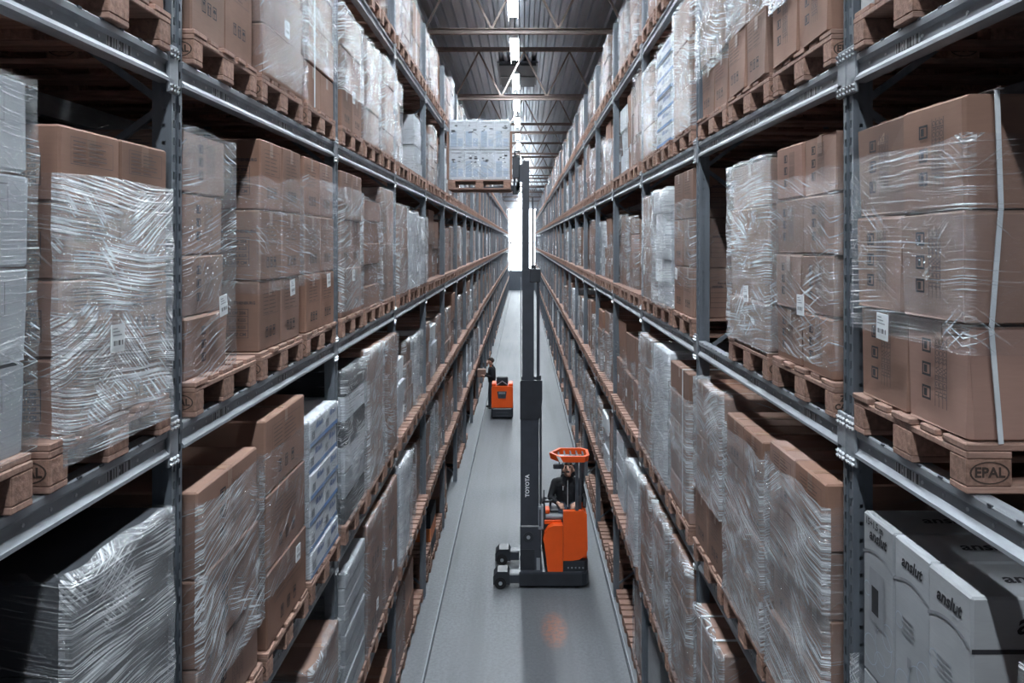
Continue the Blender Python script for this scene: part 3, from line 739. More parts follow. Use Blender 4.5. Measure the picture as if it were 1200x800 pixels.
# hand-set loads near the camera: (side, level, bay, slot) -> spec.  None = empty place, 'p' = bare pallet
N = 'near'
SPEC = {
 (-1,3,-1,1): dict(t='grey', h=1.13, nl=4, ny=1, nx=2, film='l', wx=1.08, prints=('icons', 'icons'), lvl=N, jit=0.015, soft=1, ox=0.0),
 (-1,3,-1,2): dict(t='card', h=1.03, nl=4, ny=2, nx=2, film='d', prints=('icons', 'table'), label=1, lvl=N, down=0.10, jit=0.004, wy=0.76, oy=0.04, fz=(0.0, 0.86)),
 (-1,3,0,0): dict(t='card', h=1.16, nl=4, ny=1, nx=2, wx=1.06, wy=0.50, film='l', prints=('vicons', 'icons'), label=1, lvl=N, soft=1, jit=0.02, oy=-0.17, ox=-0.02),
 (-1,3,0,1): dict(t='card', h=1.24, nl=3, ny=2, nx=2, film='l', prints=('icons', 'table'), label=1, lvl=N, fz=(0.34, 1.02)),
 (-1,3,0,2): dict(t='card', h=1.24, nl=3, ny=2, nx=2, film='l', prints=('icons', None), label=1, lvl=N, fz=(0.36, 1.10)),
 (-1,3,1,0): dict(t='card', h=1.24, nl=3, ny=2, nx=1, film='h', prints=('icons', None), lvl='mid', fz=(0.05, 1.1), label=1),
 (-1,3,1,1): dict(t='card', h=1.05, nl=5, ny=1, nx=1, film='l', lvl='mid', soft=1, jit=0.02),
 (-1,3,1,2): dict(t='card', h=1.23, nl=2, ny=2, nx=1, film='l', lvl='mid', prints=('icons', None)),
 (-1,3,2,0): dict(t='card', h=1.1, nl=4, ny=1, nx=1, film='h', lvl='mid'),
 (-1,3,2,1): dict(t='bag', h=1.05, nl=3, ny=1, nx=1, film='w', lvl='mid'),
 (-1,3,2,2): dict(t='bag', h=1.0, nl=3, ny=1, nx=1, film='w', lvl='mid'),
 (-1,4,-1,2): dict(t='card', h=1.2, nl=3, ny=2, nx=2, lvl='mid'),
 (-1,4,0,0): dict(t='card', h=1.2, nl=2, ny=2, nx=2, prints=('icons', 'table'), lvl=N),
 (-1,4,0,1): dict(t='card', h=1.2, nl=4, ny=1, nx=2, film='l', label=1, lvl=N, soft=1, jit=0.03),
 (-1,4,0,2): dict(t='card', h=1.2, nl=4, ny=2, nx=2, film='h', lvl=N, fz=(0.3, 1.2), strap=1),
 (-1,4,1,0): dict(t='card', h=1.02, nl=3, ny=2, nx=1, film='h', label=1, lvl='mid', prints=('icons', None), fz=(0.3, 1.02)),
 (-1,4,1,1): dict(t='card', h=1.0, nl=3, ny=2, nx=1, film='h', lvl='mid'),
 (-1,4,1,2): dict(t='card', h=1.05, nl=4, ny=1, nx=1, film='h', lvl='mid', soft=1, jit=0.02),
 (-1,2,-1,2): dict(t='black', h=1.26, nl=4, ny=1, nx=2, wy=0.72, film='d', lvl=N, oy=-0.0, jit=0.003),
 (-1,2,0,0): dict(t='card', h=1.22, nl=3, ny=1, nx=2, film='h', lvl=N, jit=0.01, fz=(0.25, 1.16), prints=('vicons', None)),
 (-1,2,0,1): dict(t='card', h=1.33, nl=3, ny=1, nx=2, film='l', label=1, lvl=N, prints=('icons', None), fz=(0.3, 1.15)),
 (-1,2,0,2): dict(t='blue', h=1.1, nl=6, ny=2, nx=2, film='l', lvl=N, prints=('blue', 'bars'), jit=0.006),
 (-1,2,1,0): dict(t='mixed', h=1.28, nl=6, ny=1, nx=1, film='h', lvl='mid', jit=0.004),
 (-1,2,1,1): dict(t='card', h=1.32, nl=4, ny=2, nx=1, film='d', lvl='mid'),
 (-1,2,1,2): dict(t='card', h=1.3, nl=3, ny=2, nx=1, film='h', lvl='mid'),
 (-1,1,0,1): dict(t='black', h=0.8, nl=2, ny=1, nx=2, film='l', lvl='mid'),
 (-1,1,0,2): dict(t='card', h=0.92, nl=2, ny=1, nx=2, film='h', lvl=N),
 (-1,1,1,0): dict(t='grey', h=1.16, nl=9, ny=1, nx=2, film='l', lvl=N, prints=(None, 'bars'), jit=0.006),
 (-1,1,1,1): dict(t='card', h=1.22, nl=2, ny=1, nx=1, film='l', lvl='mid', label=1, prints=('icons', None)),
 (-1,1,1,2): dict(t='card', h=1.2, nl=2, ny=1, nx=1, film='l', lvl='mid', label=1, prints=('icons', None)),
 (-1,1,2,0): dict(t='bag', h=1.2, nl=2, ny=1, nx=1, film='w', lvl='mid'),
 (-1,0,1,2): dict(t='card', h=0.62, nl=2, ny=2, nx=1, lvl='mid', soft=1, jit=0.03),
 (-1,0,2,0): dict(t='card', h=0.95, nl=3, ny=1, nx=1, lvl='mid', film='l'),
 (-1,0,2,1): dict(t='card', h=0.90, nl=2, ny=1, nx=1, lvl='mid'),
 (-1,0,2,2): 'p', (-1,0,3,0): 'stack', (-1,0,3,1): dict(t='red', h=0.75, nl=3, ny=1, nx=1, wx=1.0, lvl='mid'), (-1,0,3,2): 'stack', (-1,0,4,0): dict(t='card', h=0.8, nl=2, ny=1, nx=1, lvl='mid', label=2),
 (1,3,-1,1): None,
 (1,3,-1,2): dict(t='card', h=1.12, nl=3, ny=2, nx=1, wx=1.12, film='l', prints=('vicons', None), lvl=N, soft=1, jit=0.012, strap2=True, fz=(0.28, 0.98), label=1),
 (1,3,0,0): dict(t='card', h=1.16, nl=4, ny=2, nx=2, film='l', prints=('vicons', None), lvl=N, soft=1, jit=0.012, label=1, fz=(0.05, 0.98)),
 (1,3,0,1): dict(t='card', h=1.14, nl=4, ny=1, nx=2, film='h', lvl=N, soft=1, jit=0.015, label=1),
 (1,3,0,2): None,
 (1,3,1,0): dict(t='card', h=1.26, nl=3, ny=2, nx=1, film='l', lvl='mid', prints=('icons', 'table'), oy=0.02, fz=(0.25, 1.0), label=1),
 (1,3,1,1): dict(t='bag', h=1.16, nl=5, ny=2, nx=1, film='w', lvl='mid', jit=0.03),
 (1,3,1,2): dict(t='card', h=1.15, nl=4, ny=1, nx=1, film='h', lvl='mid', label=1),
 (1,4,-1,1): dict(t='grey', h=1.2, nl=3, ny=1, nx=1, lvl='mid'),
 (1,4,-1,2): dict(t='grey', h=1.2, nl=3, ny=1, nx=1, lvl='mid'),
 (1,4,0,0): dict(t='card', h=1.2, nl=3, ny=2, nx=2, film='h', lvl=N, prints=('vicons', None), soft=1, jit=0.02, fz=(0.3, 1.2)),
 (1,4,0,1): dict(t='card', h=1.2, nl=3, ny=2, nx=2, film='h', lvl=N, prints=('icons', None), soft=1, jit=0.02, fz=(0.38, 1.2)),
 (1,4,0,2): dict(t='card', h=1.2, nl=3, ny=2, nx=2, film='h', lvl=N, prints=('icons', None), soft=1, jit=0.02, fz=(0.3, 1.2)),
 (1,4,1,0): dict(t='card', h=1.15, nl=3, ny=1, nx=1, film='h', lvl='mid', soft=1),
 (1,4,1,1): dict(t='blue', h=1.02, nl=6, ny=1, nx=1, film='l', lvl='mid', prints=('blue', 'blue')),
 (1,4,1,2): dict(t='card', h=0.98, nl=3, ny=1, nx=1, film='h', lvl='mid'),
 (1,2,-1,1): dict(t='card', h=1.22, nl=3, ny=1, nx=1, lvl='mid', film='l', oy=-0.21),
 (1,2,-1,2): 'anslut',
 (1,2,0,0): dict(t='card', h=1.26, nl=4, ny=2, nx=2, film='d', lvl=N, prints=('icons', None), jit=0.012, fz=(0.0, 1.17)),
 (1,2,0,1): dict(t='card', h=1.21, nl=4, ny=2, nx=2, film='d', lvl=N, prints=('icons', None), jit=0.01, fz=(0.0, 1.13)),
 (1,2,0,2): dict(t='card', h=1.27, nl=3, ny=2, nx=2, film='d', lvl=N, prints=('icons', None), fz=(0.42, 1.3)),
 (1,2,1,0): dict(t='card', h=1.26, nl=5, ny=1, nx=1, film='d', lvl='mid', strap=1, fz=(0.1, 1.05)),
 (1,2,1,1): dict(t='bag', h=1.3, nl=3, ny=1, nx=1, film='w', lvl='mid'),
 (1,2,1,2): dict(t='card', h=1.3, nl=3, ny=2, nx=1, film='h', lvl='mid'),
 (1,1,0,1): dict(t='card', h=0.8, nl=2, ny=1, nx=1, lvl='mid'),
 (1,1,0,2): dict(t='card', h=1.05, nl=3, ny=2, nx=1, film='h', lvl=N, strap=2),
 (1,1,1,0): dict(t='card', h=1.2, nl=3, ny=1, nx=1, film='h', lvl='mid'),
 (1,1,1,1): dict(t='card', h=1.2, nl=5, ny=2, nx=1, film='d', lvl='mid'),
 (1,1,1,2): dict(t='card', h=1.2, nl=4, ny=2, nx=1, film='h', lvl='mid'),
 (1,1,2,0): dict(t='bag', h=1.1, nl=3, ny=1, nx=1, film='w', lvl='mid'),
 (1,0,1,1): dict(t='grey', h=0.75, nl=1, ny=1, nx=1, prints=(None, 'bars'), lvl='mid'),
 (1,0,1,2): dict(t='grey', h=0.9, nl=1, ny=1, nx=1, prints=(None, 'bars'), lvl='mid'),
 (1,0,2,0): dict(t='card', h=1.0, nl=2, ny=2, nx=1, film='h', lvl='mid'),
 (1,0,2,1): 'p', (1,0,2,2): 'p', (1,0,3,0): 'stack', (1,0,3,1): 'p', (1,0,3,2): 'stack', (1,0,4,0): 'stack', (1,0,4,1): 'stack',
}
# templates for the loads further down the aisle
TMPL = {-1: [], 1: []}
for s in (-1, 1):
    r = random.Random(20 + s)
    for i in range(13):
        kind = ('card', 'card', 'card', 'card', 'pale', 'card', 'card', 'bag', 'card', 'white', 'card', 'blue', 'card')[i]
        film = ('h', 'l', 'h', None, 'l', 'h', 'l', 'w', 'l', 'l', 'h', 'l', 'h')[i]
        nl = (3, 2, 4, 3, 3, 3, 3, 2, 2, 3, 4, 4, 3)[i]
        TMPL[s].append(dict(t=kind, h=r.uniform(0.95, 1.2), nl=nl, ny=(2 if kind == 'card' and i % 3 == 0 else 1), nx=1, wx=1.12, film=film, lvl='mid', jit=0.018,
                            label=(1 if i % 2 else 0), prints=None, soft=i % 2, seed=i + 1, strap=1 if i % 5 == 3 else 0, fz=((0.0, 0.8) if i % 4 == 1 else None)))
def anslut_load(s):
    """three tall grey boxes with the printed word, standing on a wrapped lower tier"""
    root = link('carton_load', None); a = -s
    for i, y in enumerate((-0.27, 0.0, 0.27)):
        for ix in (0, 1):
            m = carton_mesh(0.56, 0.262, 0.57, 'grey_board', 0)
            link('carton', m, root, (a * 0.27 - a * 0.58 * ix, y, 0.0))
            c = link('carton', carton_mesh(0.56, 0.262, 0.66, 'grey_board', 0), root, (a * (0.27 + (0.012 if i == 0 else 0)) - a * 0.58 * ix, y, 0.57))
            b = MB(); M = face_frame((a, 0, 0), (a * 0.282, 0, 0.33))
            b.mesh(text_mesh('anslut', 0.062, 0.25, 0.002), M @ Matrix.Translation((0, 0.255, 0)), 'ink')
            n = 12                                              # dark swoosh under the word, lines of small print
            for k in range(n):
                x0 = -0.131 + 0.262 * k / n; x1 = -0.131 + 0.262 * (k + 1) / n
                f = lambda x: 0.16 + 0.04 * math.cos(x / 0.131 * 1.4)
                b.add([(x0, f(x0) - 0.012, 0), (x1, f(x1) - 0.012, 0), (x1, f(x1), 0), (x0, f(x0), 0)], [(0, 1, 2, 3)], 'grey_ink', M)
            for k in range(4): rect(b, M, -0.07, 0.04 - k * 0.02, 0.02, 0.047 - k * 0.02, 'grey_ink')
            rect(b, M, -0.03, -0.13, 0.0, -0.09, 'grey_ink')
            for cxx, czz, rr in ((0.05, -0.16, 0.07), (0.09, -0.10, 0.05), (-0.06, -0.22, 0.06), (0.02, -0.24, 0.045), (-0.09, 0.02, 0.03)):
                vs = []; fs = []
                for k in range(24):
                    an = 2 * math.pi * k / 24
                    for ra in (rr, rr - 0.0025): vs.append((max(-0.128, min(0.128, cxx + ra * math.cos(an))), czz + ra * math.sin(an), 0))
                for k in range(24): j = (k + 1) % 24; fs.append((2*k+1, 2*k, 2*j, 2*j+1))
                b.add(vs, fs, 'pale_blue', M)
            if i == 2:
                b.mesh(text_mesh('15+1,5 m', 0.04, 0, 0.001), M @ Matrix.Translation((-0.03, 0.30, 0)), 'ink')
                rect(b, M, -0.07, -0.10, 0.06, 0.12, 'grey_ink', 0.0005); rect(b, M, -0.05, -0.06, 0.01, 0.05, 'ink', 0.001)
            M2 = face_frame((0, -1, 0), (0, -0.1325, 0.33))
            b.mesh(text_mesh('anslut', 0.10, 0.25, 0.002), M2 @ Matrix.Translation((-0.02, 0.245, 0)), 'ink')
            rect(b, M2, -0.28, 0.15, 0.28, 0.165, 'ink')
            M3 = face_frame((0, 0, 1), (0, 0, 0.662))
            b.mesh(text_mesh('anslut', 0.09, 0.25, 0.002), M3 @ Matrix.Translation((0.0, 0.0, 0)), 'ink')
            b.obj('print', c)
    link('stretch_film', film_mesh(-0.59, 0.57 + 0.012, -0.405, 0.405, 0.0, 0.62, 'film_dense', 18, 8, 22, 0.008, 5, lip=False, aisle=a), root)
    root['look'] = 'grey lettered boxes on a film-wrapped tier'
    return root

PROTO = {}
def place_load(root, s, lv, x, y, z, n, rear=False):
    root.location = (x, y, z)
    look = root['look']; del root['look']
    lab = '%s, %s from camera, %s' % (look, ordinal(n), SHELF[lv].format(SIDE[s]))
    tag(root, lab, 'pallet load', 'carton loads in the racks')
    return root
count = {}
indiv = 0
NI = 8
for k in range(-1, NI):
    for s in (-1, 1):
        for lv in range(0, 6):
            for j in range(3):
                if k == -1 and (j == 0 or lv in (0, 1, 5)): continue
                if k == -1 and j == 1 and lv == 4 and s == -1: continue
                if k == 0 and (lv in (0, 5) or (lv == 1 and j == 0)): continue
                if lv == 0 and k == 1 and j == 0: continue
                if lv == 5 and k == 1 and j == 0: continue
                key = (s, lv, k, j)
                sp = SPEC.get(key, 'auto')
                if sp is None: continue
                if sp == 'auto':
                    if lv == 0 and k > 2 and rnd.random() < 0.4: continue
                    if lv == 0 and k > 2 and rnd.random() < 0.25: sp = 'p'
                    elif rnd.random() < 0.035: sp = 'p'
                n = count[(s, lv)] = count.get((s, lv), 0) + 1
                y = Y0 + BAY * k + 0.53 + 0.92 * j
                x = XF[s] + s * PX / 2
                if lv == 0: x += s * 0.05
                if lv in (1, 2): x -= s * 0.035
                z = LV[lv] + 0.004
                det = k < 2
                stamp = {0: 'EPAL', 1: 'EUR', 2: 'EPAL'}[(k * 3 + j) % 3] if k < 1 else None
                if key == (1, 3, 0, 0): stamp = 'ZSSK'
                under = 'wooden pallet, %s from camera, %s' % (ordinal(n), SHELF[lv].format(SIDE[s]))
                if sp == 'stack':
                    m = rnd.choice((1, 2, 3))
                    for i in range(m):
                        put_pallet(x, y + rnd.uniform(-0.01, 0.01), z + i * (PH + 0.001), 'empty pallet, %s up in the stack on the %s floor place, %s rack' % (ordinal(i + 1), ordinal(n), SIDE[s]), False, group='stacked empty pallets')
                    continue
                put_pallet(x, y, z, under + (', carrying nothing' if sp == 'p' else ''), det, stamp, s)
                if sp == 'p': continue
                dx = 0.0; dy = 0.0
                if sp == 'anslut': root = anslut_load(s); dx = s * 0.02
                elif sp == 'auto':
                    if lv == 5: ti = rnd.choice((2, 0, 1, 3, 8, 6, 10, 12, 5))
                    else: ti = rnd.randrange(13)
                    kk = (s, ti)
                    if kk not in PROTO:
                        PROTO[kk] = make_load(s, **TMPL[s][ti]); root = PROTO[kk]; PROTO[kk]['tpl'] = 1
                        look_t = root['look']; PROTO[kk] = (root, look_t)
                    else:
                        root = copy_tree(PROTO[kk][0]); root['look'] = PROTO[kk][1]
                    root.scale = (1, rnd.uniform(0.94, 1.0), rnd.uniform(0.86, 1.06) if lv != 0 else rnd.uniform(0.6, 0.95))
                    dx = s * (0.04 + rnd.uniform(0, 0.06)); dy = rnd.uniform(-0.03, 0.03)
                else:
                    q = dict(sp); dx = s * -q.pop('ox', 0.0); dy = q.pop('oy', 0.0)
                    wx = q.get('wx', 1.16); dx += -s * (PX - wx) / 2 + s * 0.015 if wx < 1.2 else 0
                    root = make_load(s, seed=k * 37 + j * 11 + lv * 5 + 60 + s, **q)
                place_load(root, s, lv, x + dx, y + dy, z + PH + 0.001, n)
                if 'tpl' in root: del root['tpl']
                indiv += 1
print('individual loads', indiv)

# dim second row standing back to back behind each rack
for s in (-1, 1):
    for lv in (2, 3, 4):
        n = 0
        for k in range(-1, 2):
            for j in range(3):
                if k == -1 and j == 0: continue
                n += 1
                y = Y0 + BAY * k + 0.53 + 0.92 * j; x = XF[s] + s * (PX * 1.5 + 0.14)
                put_pallet(x, y, LV[lv] + 0.004, 'shaded wooden pallet, %s from camera in the row behind the %s' % (ordinal(n), SHELF[lv].format(SIDE[s])), False, group='pallets in the back rows')
                b = MB(); h = rnd.uniform(0.85, 1.15); nl = rnd.choice((3, 4)); mt = rnd.choice(('cardboard', 'cardboard', 'cardboard_pale', 'black_board'))
                root = thing('carton_load', 'shaded carton load, %s from camera in the row behind the %s' % (ordinal(n), SHELF[lv].format(SIDE[s])), 'pallet load', (x, y, LV[lv] + PH + 0.006), 0, 'loads in the back rows')
                for l in range(nl): link('carton', carton_mesh(1.14, 0.80, round(h / nl, 2) - 0.004, mt), root, (0, 0, l * round(h / nl, 2)))
    rk = thing('pallet_rack', 'shaded steel pallet rack standing behind the %s aisle rack' % SIDE[s], 'rack', (XP[s] + s * 2.53, 0, 0), 0 if s > 0 else math.pi, 'pallet racks')
    q = 1 if s > 0 else -1
    for k in range(-1, 3):
        y = q * (Y0 + BAY * k)
        link('upright', POST, rk, (0, y, 0)); link('upright', POST, rk, (-1.13, y, 0), (0, 0, math.pi))
        if k < 2:
            for lv in range(1, 6): 
                link('beam', BEAM[False], rk, (-1.13, q * (Y0 + BAY * (k + 0.5)), LV[lv]), (0, 0, math.pi))
                link('beam', BEAM[False], rk, (0, q * (Y0 + BAY * (k + 0.5)), LV[lv]))

# far loads and pallets, too many and too small to tell apart
fl = MB(); fp = MB(); sim = pallet_mesh(True); r = random.Random(99)
for k in range(NI, NB):
    for s in (-1, 1):
        for lv in range(0, 6):
            for j in range(3):
                y = Y0 + BAY * k + 0.53 + 0.92 * j; x = XF[s] + s * (PX / 2 + (0.05 if lv == 0 else 0)); z = LV[lv] + 0.004
                if lv == 0 and r.random() < 0.4: continue
                fp.box((x - 0.6, y - 0.42, z), (x + 0.6, y + 0.42, z + 0.024), 'wood'); fp.box((x - 0.6, y - 0.42, z + 0.112), (x + 0.6, y + 0.42, z + 0.16), 'wood')
                for yy in (-0.37, 0, 0.37): fp.box((x - 0.6, y + yy - 0.05, z + 0.024), (x - 0.45, y + yy + 0.05, z + 0.112), 'wood_block'); fp.box((x + 0.45, y + yy - 0.05, z + 0.024), (x + 0.6, y + yy + 0.05, z + 0.112), 'wood_block')
                h = r.uniform(0.8, 1.22) * (0.7 if lv == 0 else 1); nl = r.choice((2, 3, 4)); m = r.choice(('cardboard', 'cardboard', 'cardboard', 'cardboard_pale', 'white_board'))
                d = s * r.uniform(0.02, 0.09)
                for l in range(nl):
                    e = r.uniform(-0.02, 0.02)
                    fl.box((x + d - 0.56, y - 0.38 + e, z + PH + h / nl * l), (x + d + 0.56, y + 0.38 + e, z + PH + h / nl * (l + 1) - 0.006), m)
                fm = r.choice(('film_heavy', 'film_light', 'film_heavy', None))
                if fm:
                    xa = x + d - 0.575; xb = x + d + 0.575; ya = y - 0.41; yb = y + 0.41; z0 = z + PH; z1 = z0 + h * r.uniform(0.7, 1.0)
                    fl.add([(xa, ya, z0), (xb, ya, z0), (xb, yb, z0), (xa, yb, z0), (xa, ya, z1), (xb, ya, z1), (xb, yb, z1), (xa, yb, z1)], [(0, 1, 5, 4), (1, 2, 6, 5), (2, 3, 7, 6), (3, 0, 4, 7)], fm)
tag(fl.obj('distant_carton_loads'), 'far carton loads filling both racks towards the bright end', 'pallet loads', None, 'stuff')
tag(fp.obj('distant_pallets'), 'far wooden pallets filling both racks towards the bright end', 'pallets', None, 'stuff')

# ------------------------------------------------------------------ reach truck
def rel(mb, o):
    mb.v = [(p[0] - o[0], p[1] - o[1], p[2] - o[2]) for p in mb.v]; return mb
TO = (0.45, 12.9, 0.0)
trk = thing('reach_truck', 'orange and black reach truck with its tall mast raised in the aisle', 'forklift', TO)
def tp(name, fn, parent=None, smooth=False, label=None):
    b = MB(); fn(b); o = rel(b, TO).obj(name, parent or trk, smooth=smooth)
    if label: o['label'] = label
    return o
def base(b):
    pr = [(-0.05, 12.34), (0.96, 12.34), (1.04, 12.38), (1.075, 12.46), (1.075, 13.38), (1.04, 13.46), (0.96, 13.5), (-0.05, 13.5)]
    b.prism(pr, 'z', 0.05, 0.24, 'truck_black'); b.prism([(x * 0.985, y * 0.999 + 0.012) for x, y in pr], 'z', 0.24, 0.27, 'truck_dark')
tp('chassis', base)
for y0 in (12.34, 13.24):
    lg = tp('support_leg', lambda b: (b.cham((-0.22, y0 + 0.03, 0.07), (0.0, y0 + 0.22, 0.23), 0.02, 'truck_dark')))
    tp('wheel_cover', lambda b: b.prism([(-0.466, 0.07), (-0.466, 0.20), (-0.40, 0.275), (-0.24, 0.275), (-0.20, 0.22), (-0.20, 0.07)], 'y', y0, y0 + 0.26, 'truck_black'))
    tp('wheel', lambda b: (b.tube([(-0.35, y0 - 0.012, 0.095), (-0.35, y0 + 0.24, 0.095)], 0.095, 'rubber', 18), b.tube([(-0.35, y0 - 0.018, 0.095), (-0.35, y0 - 0.011, 0.095)], 0.03, 'bolt', 10)))
tp('wheel', lambda b: b.tube([(0.88, 12.40, 0.10), (0.88, 12.62, 0.10)], 0.10, 'rubber', 18))
def skirt(b):
    b.prism([(0.66, 12.37), (1.0, 12.37), (1.06, 12.45), (1.06, 13.4), (1.0, 13.46), (0.66, 13.46)], 'z', 0.27, 0.44, 'truck_black')
    for i in range(5): b.tube([(0.74 + 0.06 * i, 12.36, 0.33), (0.74 + 0.06 * i, 12.38, 0.33)], 0.014, 'truck_grey', 8)
tp('rear_skirt', skirt)
tp('front_panel', lambda b: b.prism([(0.41, 0.25), (0.385, 0.50), (0.355, 0.72), (0.335, 0.78), (0.36, 0.88), (0.42, 0.97), (0.50, 1.005), (0.655, 1.01), (0.655, 0.25)], 'y', 12.36, 12.50, 'orange'), label='orange front side panel')
def rear(b):
    b.prism([(0.662, 0.44), (0.662, 1.235), (0.98, 1.235), (1.04, 1.19), (1.055, 0.62), (1.03, 0.53), (0.92, 0.46), (0.80, 0.44)], 'y', 12.37, 12.47, 'orange')
    b.prism([(0.985, 12.47), (1.05, 12.47), (1.05, 13.40), (0.985, 13.40)], 'z', 0.44, 1.15, 'orange')
tp('rear_panel', rear, label='orange rear side panel')
tp('battery_box', lambda b: b.cham((0.34, 13.2, 0.27), (1.04, 13.45, 1.12), 0.03, 'truck_dark'))
tp('reach_carriage', lambda b: (b.cham((-0.035, 12.435, 0.10), (0.31, 12.63, 0.98), 0.02, 'truck_dark'), b.cham((-0.02, 13.22, 0.10), (0.31, 13.38, 0.98), 0.02, 'truck_black'), b.box((0.04, 12.6, 0.3), (0.3, 13.25, 0.42), 'truck_black'),
    b.tube([(0.10, 12.42, 0.80), (0.10, 12.44, 0.80)], 0.085, 'truck_black', 18), b.tube([(0.10, 12.41, 0.80), (0.10, 12.425, 0.80)], 0.03, 'bolt', 12), b.box((0.23, 12.42, 0.22), (0.29, 12.436, 0.46), 'truck_grey'), b.box((-0.02, 12.42, 0.25), (0.2, 12.436, 0.6), 'truck_black')))
tp('hydraulic_unit', lambda b: (b.cham((0.26, 12.42, 0.92), (0.345, 12.56, 1.30), 0.01, 'truck_grey'), b.box((0.275, 12.415, 0.98), (0.30, 12.42, 1.25), 'truck_dark'), b.box((0.315, 12.415, 0.95), (0.335, 12.42, 1.28), 'bolt')))
tp('dashboard', lambda b: (b.cham((0.36, 12.52, 0.30), (0.655, 13.15, 1.06), 0.02, 'truck_dark'), b.cham((0.37, 12.50, 1.06), (0.67, 13.1, 1.13), 0.02, 'truck_grey'), b.cham((0.36, 12.5, 0.98), (0.64, 12.53, 1.05), 0.008, 'orange'),
    b.cham((0.37, 12.55, 1.13), (0.45, 12.75, 1.20), 0.015, 'orange'), b.cham((0.45, 12.60, 1.13), (0.66, 12.80, 1.19), 0.02, 'truck_black')))
def wheel(b):
    n = 20; pts = [(0.47 + 0.10 * math.cos(2*math.pi*i/n), 12.86 + 0.11 * math.sin(2*math.pi*i/n), 1.28 + 0.03 * math.cos(2*math.pi*i/n)) for i in range(n + 1)]
    b.tube(pts, 0.014, 'truck_black', 6, caps=False); b.tube([(0.47, 12.86, 1.12), (0.47, 12.86, 1.28)], 0.02, 'truck_dark', 8); b.bar((0.37, 12.86, 1.30), (0.57, 12.86, 1.27), 0.03, 0.012, 'truck_dark')
tp('steering_wheel', wheel, smooth=True)
tp('control_lever', lambda b: (b.tube([(0.37, 12.56, 1.15), (0.355, 12.54, 1.52)], 0.009, 'truck_dark', 6), b.cham((0.345, 12.50, 1.36), (0.365, 12.54, 1.54), 0.004, 'truck_dark')))
tp('seat', lambda b: (b.cham((0.60, 12.85, 0.90), (1.0, 13.18, 1.02), 0.03, 'truck_black'), b.cham((0.60, 13.12, 1.0), (0.99, 13.2, 1.55), 0.03, 'truck_black'), b.cham((0.67, 13.12, 1.56), (0.92, 13.2, 1.80), 0.03, 'truck_dark')))
tp('armrest', lambda b: (b.tube([(1.0, 13.1, 1.3), (1.03, 12.95, 1.34), (1.04, 12.72, 1.32), (1.02, 12.62, 1.22)], 0.03, 'truck_black', 8)))
# overhead guard: an orange ring with dark bars, carried by posts
def ring(b):
    out_ = [(0.44, 12.60), (0.60, 12.37), (1.02, 12.37), (1.09, 12.47), (1.09, 12.80), (1.0, 12.90), (0.62, 12.90)]
    cx, cy = 0.79, 12.64; inn = [(cx + (x - cx) * 0.86, cy + (y - cy) * 0.84) for x, y in out_]; n = len(out_)
    for (za, zb, sc) in ((2.02, 2.12, 1.0),):
        low_ = [(cx + (x - cx) * 0.93, cy + (y - cy) * 0.93) for x, y in out_]
        vs = [(x, y, za) for x, y in low_] + [(x, y, zb) for x, y in out_] + [(x, y, za) for x, y in inn] + [(x, y, zb) for x, y in inn]; fs = []
        for i in range(n):
            j = (i + 1) % n; fs += [(i, j, n + j, n + i), (2*n + j, 2*n + i, 3*n + i, 3*n + j), (n + i, n + j, 3*n + j, 3*n + i), (j, i, 2*n + i, 2*n + j)]
        b.add(vs, fs, 'orange')
gd = tp('overhead_guard', ring, label='orange overhead guard ring')
for i in range(5):
    x = 0.60 + i * 0.10
    tp('guard_bar', lambda b: b.bar((x, 12.42, 2.06), (x, 12.86, 2.06), 0.025, 0.05, 'truck_dark'))
tp('guard_light', lambda b: b.cham((0.58, 12.55, 2.03), (0.72, 12.65, 2.075), 0.01, 'truck_grey'))
tp('guard_stripe', lambda b: b.add([(0.60, 12.366, 2.03), (0.66, 12.366, 2.03), (0.61, 12.362, 2.115), (0.55, 12.415, 2.115)], [(0, 1, 2, 3)], 'white_paint'))
for x, y, wd in ((0.885, 12.43, 0.05), (0.955, 12.62, 0.035), (1.02, 13.15, 0.05)):
    tp('guard_post', lambda b: b.bar((x, y, 1.12), (x - 0.0, min(y, 12.85), 2.04), wd, wd, 'steel_dark', up=(0, 1, 0)))
tp('mirror', lambda b: (b.cham((0.50, 12.42, 1.90), (0.64, 12.46, 1.98), 0.012, 'truck_black'), b.bar((0.6, 12.46, 1.97), (0.6, 12.46, 2.04), 0.015, 0.015, 'truck_black', up=(0, 1, 0))))
# mast
def channel(b, x0, x1, y0, y1, z0, z1, mat):
    b.box((x0, y0, z0), (x1, y0 + 0.035, z1), mat); b.box((x0, y0 + 0.03, z0), (x0 + 0.03, y1, z1), mat); b.box((x1 - 0.03, y0 + 0.03, z0), (x1, y1, z1), mat)
mo = tp('outer_mast', lambda b: (channel(b, -0.028, 0.27, 12.46, 12.60, 0.10, 3.25, 'truck_dark'), channel(b, -0.028, 0.27, 13.24, 13.38, 0.10, 3.25, 'truck_dark'), b.box((0.1, 12.58, 3.05), (0.27, 13.26, 3.2), 'truck_dark'), b.box((0.1, 12.58, 1.4), (0.2, 13.26, 1.5), 'truck_dark')))
tp('mast_shroud', lambda b: (b.prism([(-0.036, 2.70), (-0.036, 3.30), (-0.02, 3.33), (0.325, 3.33), (0.325, 3.02), (0.30, 2.78), (0.27, 2.70)], 'y', 12.435, 12.462, 'truck_black'), b.prism([(0.24, 2.76), (0.30, 2.78), (0.325, 3.02), (0.325, 3.33), (0.24, 3.33)], 'y', 12.462, 12.62, 'truck_black')))
